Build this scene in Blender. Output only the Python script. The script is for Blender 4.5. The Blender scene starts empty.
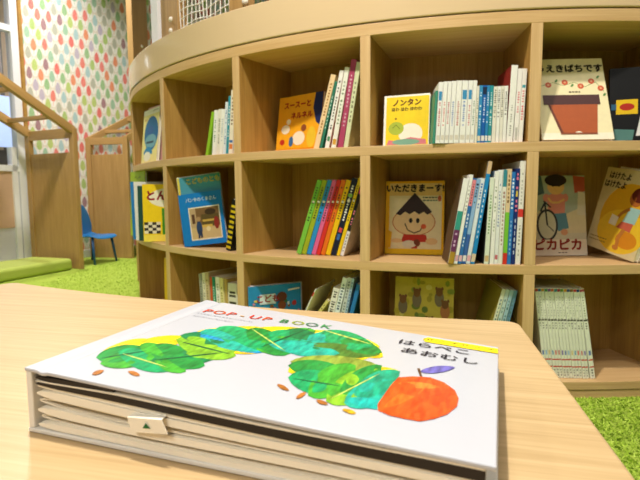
import bpy, math, random
import numpy as np
from mathutils import Matrix, Vector
random.seed(7)
S = bpy.context.scene
COL = S.collection
R = math.radians
ZC = 0.607                                   # camera height above the carpet

# ------------------------------------------------------------------ camera
F_PX, PIT, ROLL = 500.1, R(5.46), R(-0.44)
cam = bpy.data.cameras.new('camera'); cam.sensor_width = 36; cam.lens = F_PX / 640 * 36
cam.dof.use_dof = True; cam.dof.focus_distance = 0.56; cam.dof.aperture_fstop = 15
cam.clip_start = 0.02
co = bpy.data.objects.new('camera', cam); COL.objects.link(co)
co.matrix_world = Matrix.Translation((0, 0, ZC)) @ Matrix.Rotation(R(90) - PIT, 4, 'X') @ Matrix.Rotation(ROLL, 4, 'Z')
S.camera = co

def ray(x, y):
    c, s, cr, sr = math.cos(PIT), math.sin(PIT), math.cos(ROLL), math.sin(ROLL)
    a, b = x - 320, y - 240
    u = cr * a + sr * b; v = -sr * a + cr * b
    dx, du = u / F_PX, -v / F_PX
    return np.array([dx, c + du * s, -s + du * c])
def pz(x, y, z):                             # point of the plane at world height z seen at (x, y)
    r = ray(x, y); p = r * ((z - ZC) / r[2]); return np.array([p[0], p[1], z])

# ------------------------------------------------------------------ colours, materials
def lin(c):
    if isinstance(c, str): c = tuple(int(c[i:i + 2], 16) for i in (0, 2, 4))
    return tuple(((v / 255) / 12.92 if v / 255 <= .04045 else ((v / 255 + .055) / 1.055) ** 2.4) for v in c) + (1.,)
def newmat(name):
    m = bpy.data.materials.new(name); m.use_nodes = True
    nt = m.node_tree; b = nt.nodes['Principled BSDF']
    return m, nt, b
def nd(nt, t, **k):
    n = nt.nodes.new(t)
    for a, v in k.items(): setattr(n, a, v)
    return n
def plain(name, c, rough=.5, metal=0, **kw):
    m, nt, b = newmat(name)
    n = nd(nt, 'ShaderNodeTexNoise'); n.inputs['Scale'].default_value = kw.get('scale', 40)
    mx = nd(nt, 'ShaderNodeMix', data_type='RGBA'); k = kw.get('var', .06)
    c1 = lin(c); mx.inputs[6].default_value = tuple(v * (1 - k) for v in c1[:3]) + (1,); mx.inputs[7].default_value = tuple(min(1, v * (1 + k)) for v in c1[:3]) + (1,)
    nt.links.new(n.outputs[0], mx.inputs[0]); nt.links.new(mx.outputs[2], b.inputs['Base Color'])
    b.inputs['Roughness'].default_value = rough; b.inputs['Metallic'].default_value = metal
    return m
def printed(name, rough=.3, streak=0.0, sc=(60, 60, 60)):
    m, nt, b = newmat(name)
    at = nd(nt, 'ShaderNodeAttribute', attribute_name='col')
    tc = nd(nt, 'ShaderNodeTexCoord'); mp = nd(nt, 'ShaderNodeMapping'); mp.inputs['Scale'].default_value = sc
    n = nd(nt, 'ShaderNodeTexNoise'); n.inputs['Scale'].default_value = 1; n.inputs['Detail'].default_value = 5
    nt.links.new(tc.outputs['Object'], mp.inputs[0]); nt.links.new(mp.outputs[0], n.inputs['Vector'])
    mr = nd(nt, 'ShaderNodeMapRange'); mr.inputs['From Min'].default_value = .3; mr.inputs['From Max'].default_value = .7
    mr.inputs['To Min'].default_value = 1 - streak; mr.inputs['To Max'].default_value = 1 + streak
    nt.links.new(n.outputs[0], mr.inputs[0])
    vm = nd(nt, 'ShaderNodeVectorMath', operation='SCALE'); nt.links.new(at.outputs['Color'], vm.inputs[0]); nt.links.new(mr.outputs[0], vm.inputs['Scale'])
    nt.links.new(vm.outputs[0], b.inputs['Base Color']); b.inputs['Roughness'].default_value = rough; b.inputs['Specular IOR Level'].default_value = .28
    return m
def wood(name, dark, light, rough=.45, sc=(2.2, 45, 45), bump=.04):
    m, nt, b = newmat(name)
    at = nd(nt, 'ShaderNodeAttribute', attribute_name='grain')
    mp = nd(nt, 'ShaderNodeMapping'); mp.inputs['Scale'].default_value = sc
    nt.links.new(at.outputs['Vector'], mp.inputs[0])
    n = nd(nt, 'ShaderNodeTexNoise'); n.inputs['Scale'].default_value = 1; n.inputs['Detail'].default_value = 6; n.inputs['Roughness'].default_value = .65; n.inputs['Distortion'].default_value = .6
    nt.links.new(mp.outputs[0], n.inputs['Vector'])
    mp2 = nd(nt, 'ShaderNodeMapping'); mp2.inputs['Scale'].default_value = (sc[0] * 3, sc[1] * 6, sc[2] * 6)
    nt.links.new(at.outputs['Vector'], mp2.inputs[0])
    n2 = nd(nt, 'ShaderNodeTexNoise'); n2.inputs['Scale'].default_value = 1; n2.inputs['Detail'].default_value = 3
    nt.links.new(mp2.outputs[0], n2.inputs['Vector'])
    ad = nd(nt, 'ShaderNodeMath', operation='MULTIPLY_ADD'); ad.inputs[1].default_value = .45; nt.links.new(n2.outputs[0], ad.inputs[0])
    sb = nd(nt, 'ShaderNodeMath', operation='MULTIPLY'); sb.inputs[1].default_value = .6; nt.links.new(n.outputs[0], sb.inputs[0]); nt.links.new(sb.outputs[0], ad.inputs[2])
    r = nd(nt, 'ShaderNodeValToRGB'); e = r.color_ramp.elements
    e[0].position = .36; e[0].color = lin(dark); e[1].position = .66; e[1].color = lin(light)
    nt.links.new(ad.outputs[0], r.inputs[0]); nt.links.new(r.outputs[0], b.inputs['Base Color'])
    bp = nd(nt, 'ShaderNodeBump'); bp.inputs['Strength'].default_value = bump; bp.inputs['Distance'].default_value = .002
    nt.links.new(n2.outputs[0], bp.inputs['Height']); nt.links.new(bp.outputs[0], b.inputs['Normal'])
    b.inputs['Roughness'].default_value = rough
    return m
M = {}
M['shelf'] = wood('oak_veneer_shaded', '9c7335', 'bb924c', .5)  # darkened to put the cubbies' shade into the wood; front edges kept pale
M['edge'] = wood('oak_edge_band', 'c9a068', 'dcb884', .5)
M['booth'] = wood('oak_booth', 'a57f48', 'bf985e', .5)
M['table'] = wood('maple_tabletop', 'b39668', 'caae80', .38, (3.2, 60, 60), .02)
M['print'] = printed('printed_cover', .5, .04)
M['paint'] = printed('painted_collage_print', .28, .42, (260, 70, 70))
M['lam'] = plain('beige_laminate', 'dcc098', .11, var=.02)
M['paper'] = plain('page_paper', 'efe6d0', .7, scale=300, var=.08)
M['white'] = plain('white_painted_metal', 'e9e9ee', .4)
M['cushion'] = plain('green_vinyl', 'b0bf58', .42, scale=12, var=.05)
M['bluep'] = plain('blue_plastic', '1a7cc0', .32)
M['bluel'] = plain('blue_leg_metal', '0b4f86', .4)
M['bolt'] = plain('white_plastic_cap', 'ece6d8', .35)
M['rope'] = plain('white_rope', 'f3efe6', .8)
M['cover'] = plain('white_gloss_cover', 'bfc1c7', .22, var=.01)
M['board'] = plain('white_gloss_board_brightened', 'e8e5dc', .3, var=.01)  # the cover's white in cream, brightened to offset weaker light on the spine
M['steel'] = plain('table_leg_steel', 'c8c8c8', .3, 1)
M['pink'] = plain('pinkish_board', 'c9a58b', .6)
M['lav'] = plain('pale_grey_board', 'cdcad6', .5)
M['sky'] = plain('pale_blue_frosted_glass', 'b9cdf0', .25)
_e = M['sky'].node_tree.nodes['Principled BSDF']; _e.inputs['Emission Color'].default_value = lin('b4caf2'); _e.inputs['Emission Strength'].default_value = .6     # added glow that brightens the dim screen; no daylight source behind it
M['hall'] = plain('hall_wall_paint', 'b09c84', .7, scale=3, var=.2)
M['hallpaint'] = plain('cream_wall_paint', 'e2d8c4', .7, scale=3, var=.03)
M['dark'] = plain('dark_rail', '55504a', .5)

def glass():
    m, nt, b = newmat('clear_glass')
    b.inputs['Transmission Weight'].default_value = 1; b.inputs['Roughness'].default_value = .02; b.inputs['IOR'].default_value = 1.1
    b.inputs['Base Color'].default_value = (.95, .97, 1, 1)
    return m
M['glass'] = glass()

def carpet():
    m, nt, b = newmat('green_pile_carpet')
    tc = nd(nt, 'ShaderNodeTexCoord')
    n = nd(nt, 'ShaderNodeTexNoise'); n.inputs['Scale'].default_value = 95; n.inputs['Detail'].default_value = 4; n.inputs['Roughness'].default_value = .7
    n2 = nd(nt, 'ShaderNodeTexNoise'); n2.inputs['Scale'].default_value = 9; n2.inputs['Detail'].default_value = 3
    for k in (n, n2): nt.links.new(tc.outputs['Object'], k.inputs['Vector'])
    r = nd(nt, 'ShaderNodeValToRGB'); e = r.color_ramp.elements
    e[0].position = .3; e[0].color = lin('8aa62a'); e[1].position = .68; e[1].color = lin('c2d85a')
    x = e.new(.48); x.color = lin('aec844')
    ad = nd(nt, 'ShaderNodeMath', operation='MULTIPLY_ADD'); ad.inputs[1].default_value = .25
    nt.links.new(n2.outputs[0], ad.inputs[0]); sb = nd(nt, 'ShaderNodeMath', operation='MULTIPLY_ADD'); sb.inputs[1].default_value = 1; sb.inputs[2].default_value = -.125
    nt.links.new(n.outputs[0], sb.inputs[0]); nt.links.new(sb.outputs[0], ad.inputs[2])
    nt.links.new(ad.outputs[0], r.inputs[0]); nt.links.new(r.outputs[0], b.inputs['Base Color'])
    bp = nd(nt, 'ShaderNodeBump'); bp.inputs['Strength'].default_value = .9; bp.inputs['Distance'].default_value = .012
    nt.links.new(n.outputs[0], bp.inputs['Height']); nt.links.new(bp.outputs[0], b.inputs['Normal'])
    b.inputs['Roughness'].default_value = .95
    return m
M['carpet'] = carpet()

def wallpaper():
    m, nt, b = newmat('leafy_tree_wallpaper')
    L = nt.links.new
    def mth(op, a, c=None, d=None):
        n = nd(nt, 'ShaderNodeMath', operation=op)
        for i, v in enumerate((a, c, d)):
            if v is None: continue
            if isinstance(v, (int, float)): n.inputs[i].default_value = v
            else: L(v, n.inputs[i])
        return n.outputs[0]
    tc = nd(nt, 'ShaderNodeTexCoord'); sx = nd(nt, 'ShaderNodeSeparateXYZ'); L(tc.outputs['Object'], sx.inputs[0])
    CX, RH = .0475, .172
    u = mth('DIVIDE', sx.outputs[0], CX); col = mth('FLOOR', u); fx = mth('MULTIPLY', mth('SUBTRACT', mth('SUBTRACT', u, col), .5), CX)
    par = mth('MULTIPLY', mth('FLOORED_MODULO', col, 2), .5)
    jit = mth('MULTIPLY', mth('SINE', mth('MULTIPLY', col, 4.7)), .06)
    v = mth('ADD', mth('ADD', mth('DIVIDE', sx.outputs[2], RH), par), jit); row = mth('FLOOR', v)
    fz = mth('MULTIPLY', mth('SUBTRACT', mth('SUBTRACT', v, row), .5), RH)
    def leaf(w, h, z0, point):
        zz = mth('DIVIDE', mth('SUBTRACT', fz, z0), h)                       # -1 .. 1
        ww = mth('MULTIPLY', mth('SUBTRACT', 1, mth('MULTIPLY', zz, point)), w)
        xx = mth('DIVIDE', fx, ww)
        return mth('ADD', mth('MULTIPLY', xx, xx), mth('MULTIPLY', zz, zz))
    no = nd(nt, 'ShaderNodeTexNoise'); no.inputs['Scale'].default_value = 130; no.inputs['Detail'].default_value = 2; L(tc.outputs['Object'], no.inputs['Vector'])
    wob = mth('MULTIPLY', mth('SUBTRACT', no.outputs[0], .5), 1.1)
    crown = mth('LESS_THAN', mth('ADD', leaf(.0222, .051, .028, .28), wob), 1)
    halo = mth('LESS_THAN', leaf(.0262, .084, .010, .2), 1)
    trunk = mth('MULTIPLY', mth('LESS_THAN', mth('ABSOLUTE', fx), .0022), mth('MULTIPLY', mth('LESS_THAN', fz, 0.0), mth('GREATER_THAN', fz, -.058)))
    cb = nd(nt, 'ShaderNodeCombineXYZ'); L(col, cb.inputs[0]); L(row, cb.inputs[1])
    wn = nd(nt, 'ShaderNodeTexWhiteNoise', noise_dimensions='2D'); L(cb.outputs[0], wn.inputs['Vector'])
    rp = nd(nt, 'ShaderNodeValToRGB'); rp.color_ramp.interpolation = 'CONSTANT'
    cols = ['e4554a', 'a2c05a', 'b9aac0', '93bf9c', 'ea6a5e', 'b2c85a', 'e87f45', 'b0b09c', '9a6672', 'a0c4c8', '8ab878', 'e86a58']
    el = rp.color_ramp.elements; el[0].color = lin(cols[0]); el[1].position = 1 / 12; el[1].color = lin(cols[1])
    for i in range(2, 12): e = el.new(i / 12); e.color = lin(cols[i])
    L(wn.outputs['Value'], rp.inputs[0])
    bg = nd(nt, 'ShaderNodeMix', data_type='RGBA'); bg.inputs[6].default_value = lin('e2d8c6'); bg.inputs[7].default_value = lin('f3eee6'); L(halo, bg.inputs[0])
    vn = mth('MINIMUM', mth('ADD', mth('MULTIPLY', no.outputs[0], 1.2), .27), 1)
    a = mth('MULTIPLY', mth('MAXIMUM', crown, mth('MULTIPLY', trunk, .7)), vn)
    mx = nd(nt, 'ShaderNodeMix', data_type='RGBA'); L(a, mx.inputs[0]); L(bg.outputs[2], mx.inputs[6]); L(rp.outputs[0], mx.inputs[7])
    L(mx.outputs[2], b.inputs['Base Color']); b.inputs['Roughness'].default_value = .75
    return m
M['wallpaper'] = wallpaper()

# ------------------------------------------------------------------ mesh builder
class MB:
    def __init__(s): s.v = []; s.f = []; s.c = []; s.g = []; s.sm = []
    def add(s, vs, fs, col='ffffff', grain=None, smooth=False):
        o = len(s.v); s.v += [tuple(map(float, p)) for p in vs]
        s.g += [tuple(map(float, p)) for p in (grain or vs)]
        cl = lin(col) if isinstance(col, (str, tuple)) else None
        for i, f in enumerate(fs):
            s.f.append([o + k for k in f]); s.c.append(cl or lin(col[i])); s.sm.append(smooth)
    def box(s, x0, x1, y0, y1, z0, z1, col='ffffff', ga=(0, 1, 2), mat=None):
        vs = [(x, y, z) for x in (x0, x1) for y in (y0, y1) for z in (z0, z1)]
        gr = [tuple(p[i] for i in ga) for p in vs]
        if mat: vs = [tuple(mat @ Vector(p)) for p in vs]
        s.add(vs, [(0, 1, 3, 2), (4, 6, 7, 5), (0, 4, 5, 1), (2, 3, 7, 6), (0, 2, 6, 4), (1, 5, 7, 3)], col, gr)
    def beam(s, a, b, w, h, up=(0, 0, 1), col='ffffff'):
        a, b = Vector(a), Vector(b); d = (b - a); L = d.length; d.normalize()
        x = d.cross(Vector(up)).normalized(); y = x.cross(d)
        mt = Matrix((( d.x, x.x, y.x, a.x), (d.y, x.y, y.y, a.y), (d.z, x.z, y.z, a.z), (0, 0, 0, 1)))
        s.box(0, L, -w / 2, w / 2, -h / 2, h / 2, col, mat=mt)
    def tube(s, pts, r, n=8, col='ffffff', r2=None):
        pts = [Vector(p) for p in pts]; m = len(pts); vs = []
        for i, p in enumerate(pts):
            d = (pts[min(i + 1, m - 1)] - pts[max(i - 1, 0)]).normalized()
            u = d.cross(Vector((0, 0, 1)) if abs(d.z) < .95 else Vector((1, 0, 0))).normalized(); w = u.cross(d)
            rr = r if r2 is None else r + (r2 - r) * i / (m - 1)
            vs += [tuple(p + rr * (math.cos(2 * math.pi * k / n) * u + math.sin(2 * math.pi * k / n) * w)) for k in range(n)]
        fs = [(i * n + k, i * n + (k + 1) % n, (i + 1) * n + (k + 1) % n, (i + 1) * n + k) for i in range(m - 1) for k in range(n)]
        fs += [tuple(range(n))[::-1], tuple(range((m - 1) * n, m * n))]
        s.add(vs, fs, col, smooth=True)
    def ring(s, r0, r1, z0, z1, a0, a1, n=48, col='ffffff', cen=None):
        cx, cy = cen if cen is not None else C0
        vs, gr = [], []
        for i in range(n + 1):
            a = R(a0 + (a1 - a0) * i / n)
            for r in (r0, r1):
                for z in (z0, z1):
                    vs.append((cx + r * math.sin(a), cy - r * math.cos(a), z)); gr.append((a * 1.87, r, z))
        fs = []
        for i in range(n):
            o = 4 * i
            for q in ((0, 1, 5, 4), (2, 6, 7, 3), (0, 4, 6, 2), (1, 3, 7, 5)): fs.append([o + k for k in q])
        fs += [(0, 2, 3, 1), tuple(4 * n + k for k in (0, 1, 3, 2))]
        s.add(vs, fs, col, gr)
    def build(s, name, mat, parent=None, bevel=0, auto=False):
        me = bpy.data.meshes.new(name); me.from_pydata(s.v, [], s.f); me.update()
        at = me.attributes.new('col', 'FLOAT_COLOR', 'FACE')
        at.data.foreach_set('color', [x for c in s.c for x in c])
        ga = me.attributes.new('grain', 'FLOAT_VECTOR', 'POINT'); ga.data.foreach_set('vector', [x for c in s.g for x in c])
        me.polygons.foreach_set('use_smooth', s.sm)
        me.materials.append(M[mat] if isinstance(mat, str) else mat)
        o = bpy.data.objects.new(name, me); COL.objects.link(o)
        if parent is not None: o.parent = parent
        if bevel:
            b = o.modifiers.new('bevel', 'BEVEL'); b.width = bevel; b.segments = 2; b.limit_method = 'ANGLE'
        return o

def tag(o, label, cat, group=None):
    o['label'] = label; o['category'] = cat
    if group: o['group'] = group
    return o
def empty(name, mat=None):
    o = bpy.data.objects.new(name, None); COL.objects.link(o); o.empty_display_size = .05
    if mat is not None: o.matrix_world = mat
    return o
def struct(o): o['kind'] = 'structure'; return o
def tri_fix(me):
    pass

# ------------------------------------------------------------------ the round book counter
C0 = (.7815, 3.2868); R0 = 1.872
Z = {k: v + ZC for k, v in dict(bt=.612, bb=.4965, lt=.4925, lb=.459, b1t=.137, b1b=.109, b2t=-.213, b2b=-.241, b3t=-.558, b3b=-.5825).items()}
ROWZ = {1: Z['b1t'], 2: Z['b2t'], 3: Z['b3t']}
DIV = [-68.0, -49.10, -34.65, -20.10, -5.50, 9.1, 23.6, 38.1]
def polar(a, r, z=0): return (C0[0] + r * math.sin(R(a)), C0[1] - r * math.cos(R(a)), z)
A0, A1 = DIV[0] - .5, DIV[-1] + .5
RB = 1.585                                     # face of the back panel

shelf = tag(empty('curved_bookshelf', Matrix.Translation(polar(-13, RB))), 'large curved oak bookshelf counter of open square cubbies with a smooth beige band on top', 'bookshelf')
SHI = shelf.matrix_world.inverted()
def shelf_part(mb, name, mat, bevel=0):
    mb.v = [tuple(SHI @ Vector(p)) for p in mb.v]
    return mb.build(name, mat, shelf, bevel)
mb = MB(); mb.ring(R0 - .032, R0 + .003, Z['bb'], Z['bt'], -112, 60, 140); shelf_part(mb, 'top_band', 'lam', .003)
mb = MB(); mb.ring(RB - .02, R0, Z['lb'], Z['lt'], -112, 60, 140); shelf_part(mb, 'top_board', 'edge', .0015)
for t, b in (('b1t', 'b1b'), ('b2t', 'b2b')):
    mb = MB(); mb.ring(RB, R0, Z[b], Z[t], A0, A1, 90); shelf_part(mb, 'shelf_board', 'edge', .0015)
mb = MB(); mb.ring(RB, R0, Z['b3b'], Z['b3t'], A0, A1, 90); shelf_part(mb, 'bottom_board', 'edge', .0015)
mb = MB(); mb.ring(RB, R0 - .0025, 0, Z['b3b'] - .002, A0, A1, 90); shelf_part(mb, 'plinth', 'edge')
mb = MB(); mb.ring(RB - .02, RB, 0, Z['lb'], -112, 60, 120)
mb.g = [(g[2], g[0], g[1]) for g in mb.g]; shelf_part(mb, 'back_panel', 'shelf')
levels = [(Z['b1t'], Z['lb']), (Z['b2t'], Z['b1b']), (Z['b3t'], Z['b2b'])]
for i, a in enumerate(DIV):
    mb = MB(); o_ = Vector((math.sin(R(a)), -math.cos(R(a)), 0)); t_ = Vector((math.cos(R(a)), math.sin(R(a)), 0))
    mt = Matrix(((o_.x, t_.x, 0, C0[0]), (o_.y, t_.y, 0, C0[1]), (0, 0, 1, 0), (0, 0, 0, 1)))
    for z0, z1 in levels: mb.box(RB, R0 - .003 - (.006 if i == 0 else 0), -.0155, .0155, z0, z1, ga=(2, 1, 0), mat=mt)
    dv = shelf_part(mb, 'divider', 'shelf', .0006); mb = MB()
    for z0, z1 in levels: mb.box(R0 - .003 - (.006 if i == 0 else 0), R0 - (.006 if i == 0 else 0), -.0155, .0155, z0, z1, ga=(2, 1, 0), mat=mt)
    mb.v = [tuple(SHI @ Vector(p)) for p in mb.v]; mb.build('edge_strip', 'edge', dv, .0008)

# ------------------------------------------------------------------ books
def text_polys(body, size, bold=0.0, sx=1.0):
    cu = bpy.data.curves.new('t', 'FONT'); cu.body = body; cu.size = size; cu.resolution_u = 3
    cu.align_x = 'CENTER'; cu.align_y = 'CENTER'
    o = bpy.data.objects.new('t', cu); COL.objects.link(o)
    bpy.context.view_layer.update()
    me = o.to_mesh(); vs = [(v.co.x * sx, v.co.y) for v in me.vertices]; fs = [tuple(p.vertices) for p in me.polygons]
    if bold:                                             # thicker strokes: the outline repeated a hair to each side
        n = len(vs); d = bold * size * .55; base = list(vs); bf = list(fs); vs, fs = [], []
        for q, (a, c) in enumerate(((d, 0), (-d, 0), (0, d), (0, -d))):
            vs += [(x + a, y + c) for x, y in base]; fs += [tuple(i + q * n for i in f) for f in bf]
    o.to_mesh_clear(); bpy.data.objects.remove(o); bpy.data.curves.remove(cu)
    return vs, fs

class Art:
    """flat print on a cover: coordinates u (0..1 from the spine), v (0..1 from the foot)"""
    def __init__(s, W, H): s.W, s.H = W, H; s.mb = MB(); s.l = 0; s.tx = []
    def _y(s): s.l += 1; return -(.00025 + .00005 * s.l)
    def poly(s, pts, col):
        y = s._y(); s.mb.add([(u * s.W, y, v * s.H) for u, v in pts], [tuple(range(len(pts)))], col)
    def rect(s, u0, v0, u1, v1, col): s.poly([(u0, v0), (u1, v0), (u1, v1), (u0, v1)], col)
    def ell(s, u, v, ru, rv, col, n=22, rot=0, a0=0, a1=360):
        c, q = math.cos(R(rot)), math.sin(R(rot)); k = s.H / s.W; pts = []
        m = n if a1 - a0 == 360 else n + 1
        for i in range(m):
            a = R(a0 + (a1 - a0) * i / n); x, z = ru * math.cos(a), rv * math.sin(a) * k
            pts.append((u + c * x - q * z, v + (q * x + c * z) / k))
        s.poly(pts, col)
    def stroke(s, pts, w, col):
        k = s.H / s.W; y = s._y()
        for (a, b), (c, d) in zip(pts, pts[1:]):
            dx, dz = c - a, (d - b) * k; L = math.hypot(dx, dz) or 1; nx, nz = -dz / L * w / 2, dx / L * w / 2 / k
            s.mb.add([((a + nx) * s.W, y, (b + nz) * s.H), ((a - nx) * s.W, y, (b - nz) * s.H), ((c - nx) * s.W, y, (d - nz) * s.H), ((c + nx) * s.W, y, (d + nz) * s.H)], [(0, 1, 2, 3)], col)
    def text(s, body, u, v, size, col, bold=.03, sx=1.0, rot=0):
        y = s._y() - .0002; vs, fs = text_polys(body, size, bold, sx); c, q = math.cos(R(rot)), math.sin(R(rot))
        m = MB(); s.tx.append(m)
        m.add([(u * s.W + c * a - q * b, y, v * s.H + q * a + c * b) for a, b in vs], fs, col)
    def lines(s, u0, v0, u1, n, dv, col, h=.012):          # rows of tiny unreadable print
        for k in range(n):
            x = u0
            while x < u1:
                w = random.uniform(.02, .05); s.rect(x, v0 - k * dv, min(x + w, u1), v0 - k * dv + h, col); x += w + .012
    def finish(s, root):
        if s.mb.f: s.mb.build('cover_picture', 'print', root)
        for m in s.tx: m.build('title_lettering', 'print', root)

def book_body(root, W, H, T, front, back=None, spine=None, page='efe6d0', c=.0022):
    """spine along x = 0, front cover at y = 0"""
    back = back or front; spine = spine or front; r = min(.0035, T * .35)
    O, I = [], []
    O.append((W, 0)); I.append((W, c))
    for k in range(4):
        a = R(90 * k / 3); O.append((r - r * math.sin(a), r - r * math.cos(a))); I.append((c + max(0, (r - c)) * (1 - math.sin(a)), c + max(0, (r - c)) * (1 - math.cos(a))))
    for k in range(4):
        a = R(90 * k / 3); O.append((r - r * math.cos(a), T - r + r * math.sin(a))); I.append((c + max(0, (r - c)) * (1 - math.cos(a)), T - c - max(0, (r - c)) * (1 - math.sin(a))))
    O.append((W, T)); I.append((W, T - c))
    n = len(O); vs = [(x, y, z) for P in (O, I) for z in (0, H) for x, y in P]
    fs, cs = [], []
    for i in range(n - 1):
        col = front if i < 2 else (spine if i < n - 3 else back)
        fs += [(i, i + 1, n + i + 1, n + i), (2 * n + i, 3 * n + i, 3 * n + i + 1, 2 * n + i + 1), (i, 2 * n + i, 2 * n + i + 1, i + 1), (n + i, n + i + 1, 3 * n + i + 1, 3 * n + i)]
        cs += [col, 'f2ede2', col, col]
    fs += [(0, n, 3 * n, 2 * n), (n - 1, 3 * n - 1, 4 * n - 1, 2 * n - 1)]; cs += [front, back]
    m = MB(); m.add(vs, fs, cs); m.build('cover', 'print', root)
    m = MB(); m.box(c * .8, W - .004, c * .9, T - c * .9, .003, H - .003, page); m.build('pages', 'paper', root)

def spine_marks(root, H, T, marks, base='f1efe9'):
    """marks: (z0, z1, width fraction, colour); one printed strip that runs the height of the spine"""
    if not marks: return
    m = MB(); x = -.0004; zs = sorted({0., 1.} | {round(min(max(z, 0), 1), 4) for k in marks for z in k[:2]})
    L = [(x, T * .04, z * H) for z in zs]; Rr = [(x, T * .96, z * H) for z in zs]; vs = L + Rr; n = len(zs); fs, cs = [], []
    for i in range(n - 1):
        z = (zs[i] + zs[i + 1]) / 2; hit = [k for k in marks if k[0] <= z <= k[1]]
        if not hit or hit[-1][2] >= .9:
            fs.append((i, i + 1, n + i + 1, n + i)); cs.append(hit[-1][3] if hit else base); continue
        w = hit[-1][2]; a, c = T * (.5 - w / 2), T * (.5 + w / 2); o = len(vs)
        under = [k for k in hit[:-1] if k[2] >= .9]; bc = under[-1][3] if under else base
        vs += [(x, a, zs[i] * H), (x, c, zs[i] * H), (x, c, zs[i + 1] * H), (x, a, zs[i + 1] * H)]
        fs += [(i, i + 1, o + 3, o), (o, o + 3, o + 2, o + 1), (o + 1, o + 2, n + i + 1, n + i)]; cs += [bc, hit[-1][3], bc]
    m.add(vs, fs, cs); m.build('spine_print', 'print', root)
def lettering(z0, z1, n, col, w=.5):
    out = []; n = int(n * 1.6); st = (z1 - z0) / n
    for k in range(n):
        if random.random() < .12: continue
        z = z0 + st * k; out.append((z + st * .1, z + st * random.uniform(.5, .8), w * random.uniform(.45, .85), col))
    return out

def on_plane(O, T, x, y):
    """(s, z) on the upright plane through O along T seen at the pixel (x, y)"""
    r = ray(x, y); n = np.array([-T[1], T[0]]); k = (n @ O) / (n @ r[:2]); p = r * k
    return (p[:2] - O) @ T, p[2] + ZC

def pcyl(x, y, inset, far=False):
    r = ray(x, y); RR = R0 - inset; a = r[0] ** 2 + r[1] ** 2; b = -2 * (r[0] * C0[0] + r[1] * C0[1]); c = C0[0] ** 2 + C0[1] ** 2 - RR * RR
    d = max(b * b - 4 * a * c, 0); return r[:2] * ((-b + (1 if far else -1) * math.sqrt(d)) / (2 * a))

CNT = {}
def spine_row(row, inset, xc, yc, yref, books, group, W=.2, ang=None, side=None):
    """books stand side by side, spines out; each (x0, x1 at height yref, xt, yt of top left, colours, marks, label);
    ang: the divider they stand along, side: 'R' when it is at their right, 'L' at their left"""
    O = pcyl(xc, yc, inset); a = math.atan2(O[0] - C0[0], C0[1] - O[1]) if ang is None else R(ang)
    T = np.array([math.cos(a), math.sin(a)]); N = np.array([-math.sin(a), math.cos(a)]); zb = ROWZ[row]
    q = []
    for b in books:
        x0, x1, xt, yt = b[:4]
        s0, zr = on_plane(O, T, x0, yref); s1, _ = on_plane(O, T, x1, yref); st, zt = on_plane(O, T, xt, yt)
        tg = (st - s0) / (zt - zr); e = (zb - zr) * tg
        q.append([s0 + e, s1 + e, tg, zt - zb])                    # left and right face on the board, slope, height of the top
    off = (np.array(C0) - O) @ T; eps = .0003
    lim = off - .0155 if side == 'R' else off + .0155
    # neighbours lean on each other and on the divider without passing through
    if side == 'R':
        L = q[-1]; over = L[1] - (lim - .0005)
        if over > 0: L[1] -= over; L[0] -= over
        L[2] = min(L[2], (lim - .0005 - L[1]) / L[3])
    if side == 'L':
        L = q[0]; L[2] = max(L[2], (lim + .001 - L[0]) / L[3])
        for A_, B_ in zip(q, q[1:]):
            B_[0] = max(B_[0], A_[1] + eps); h = min(A_[3], B_[3]) + .002
            B_[2] = max(B_[2], A_[2] + (A_[1] + eps - B_[0]) / h)
    else:
        for A_, B_ in list(zip(q, q[1:]))[::-1]:
            d = A_[1] - (B_[0] - eps)
            if d > 0: A_[1] -= d; A_[0] = min(A_[0], A_[1] - .0035)
            h = min(A_[3], B_[3]) + .002
            A_[2] = min(A_[2], B_[2] + (B_[0] - A_[1] - eps) / h)
    for b, (sL, sR, tg, h) in zip(books, q):
        cols, marks, label = b[4:7]; opt = b[7] if len(b) > 7 else {}
        th = math.atan(tg); t = max((sR - sL) * math.cos(th), .003); lift = t * abs(math.sin(th)) if th < 0 else 0
        H = max((h - (t * math.sin(th) if th > 0 else 0)) / math.cos(th), .08)
        dN = opt.get('in', random.uniform(0, .003)); so = sR + lift * tg
        px = np.array([O[0] + T[0] * so + N[0] * dN, O[1] + T[1] * so + N[1] * dN])
        z_ = Vector((T[0] * math.sin(th), T[1] * math.sin(th), math.cos(th)))
        y_ = -Vector((T[0] * math.cos(th), T[1] * math.cos(th), -math.sin(th))); x_ = Vector((N[0], N[1], 0))
        mt = Matrix(((x_.x, y_.x, z_.x, px[0]), (x_.y, y_.y, z_.y, px[1]), (x_.z, y_.z, z_.z, zb + lift + .0005), (0, 0, 0, 1)))
        root = tag(empty('picture_book', mt), label, 'book', group)
        if isinstance(cols, str): cols = (cols, cols, cols)
        r_ = math.hypot(px[0] - C0[0], px[1] - C0[1]); w_ = min(opt.get('W', W), r_ - RB - .012)
        book_body(root, w_, H, t, cols[1], cols[2], cols[0])
        spine_marks(root, H, t, marks, cols[0])

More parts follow.
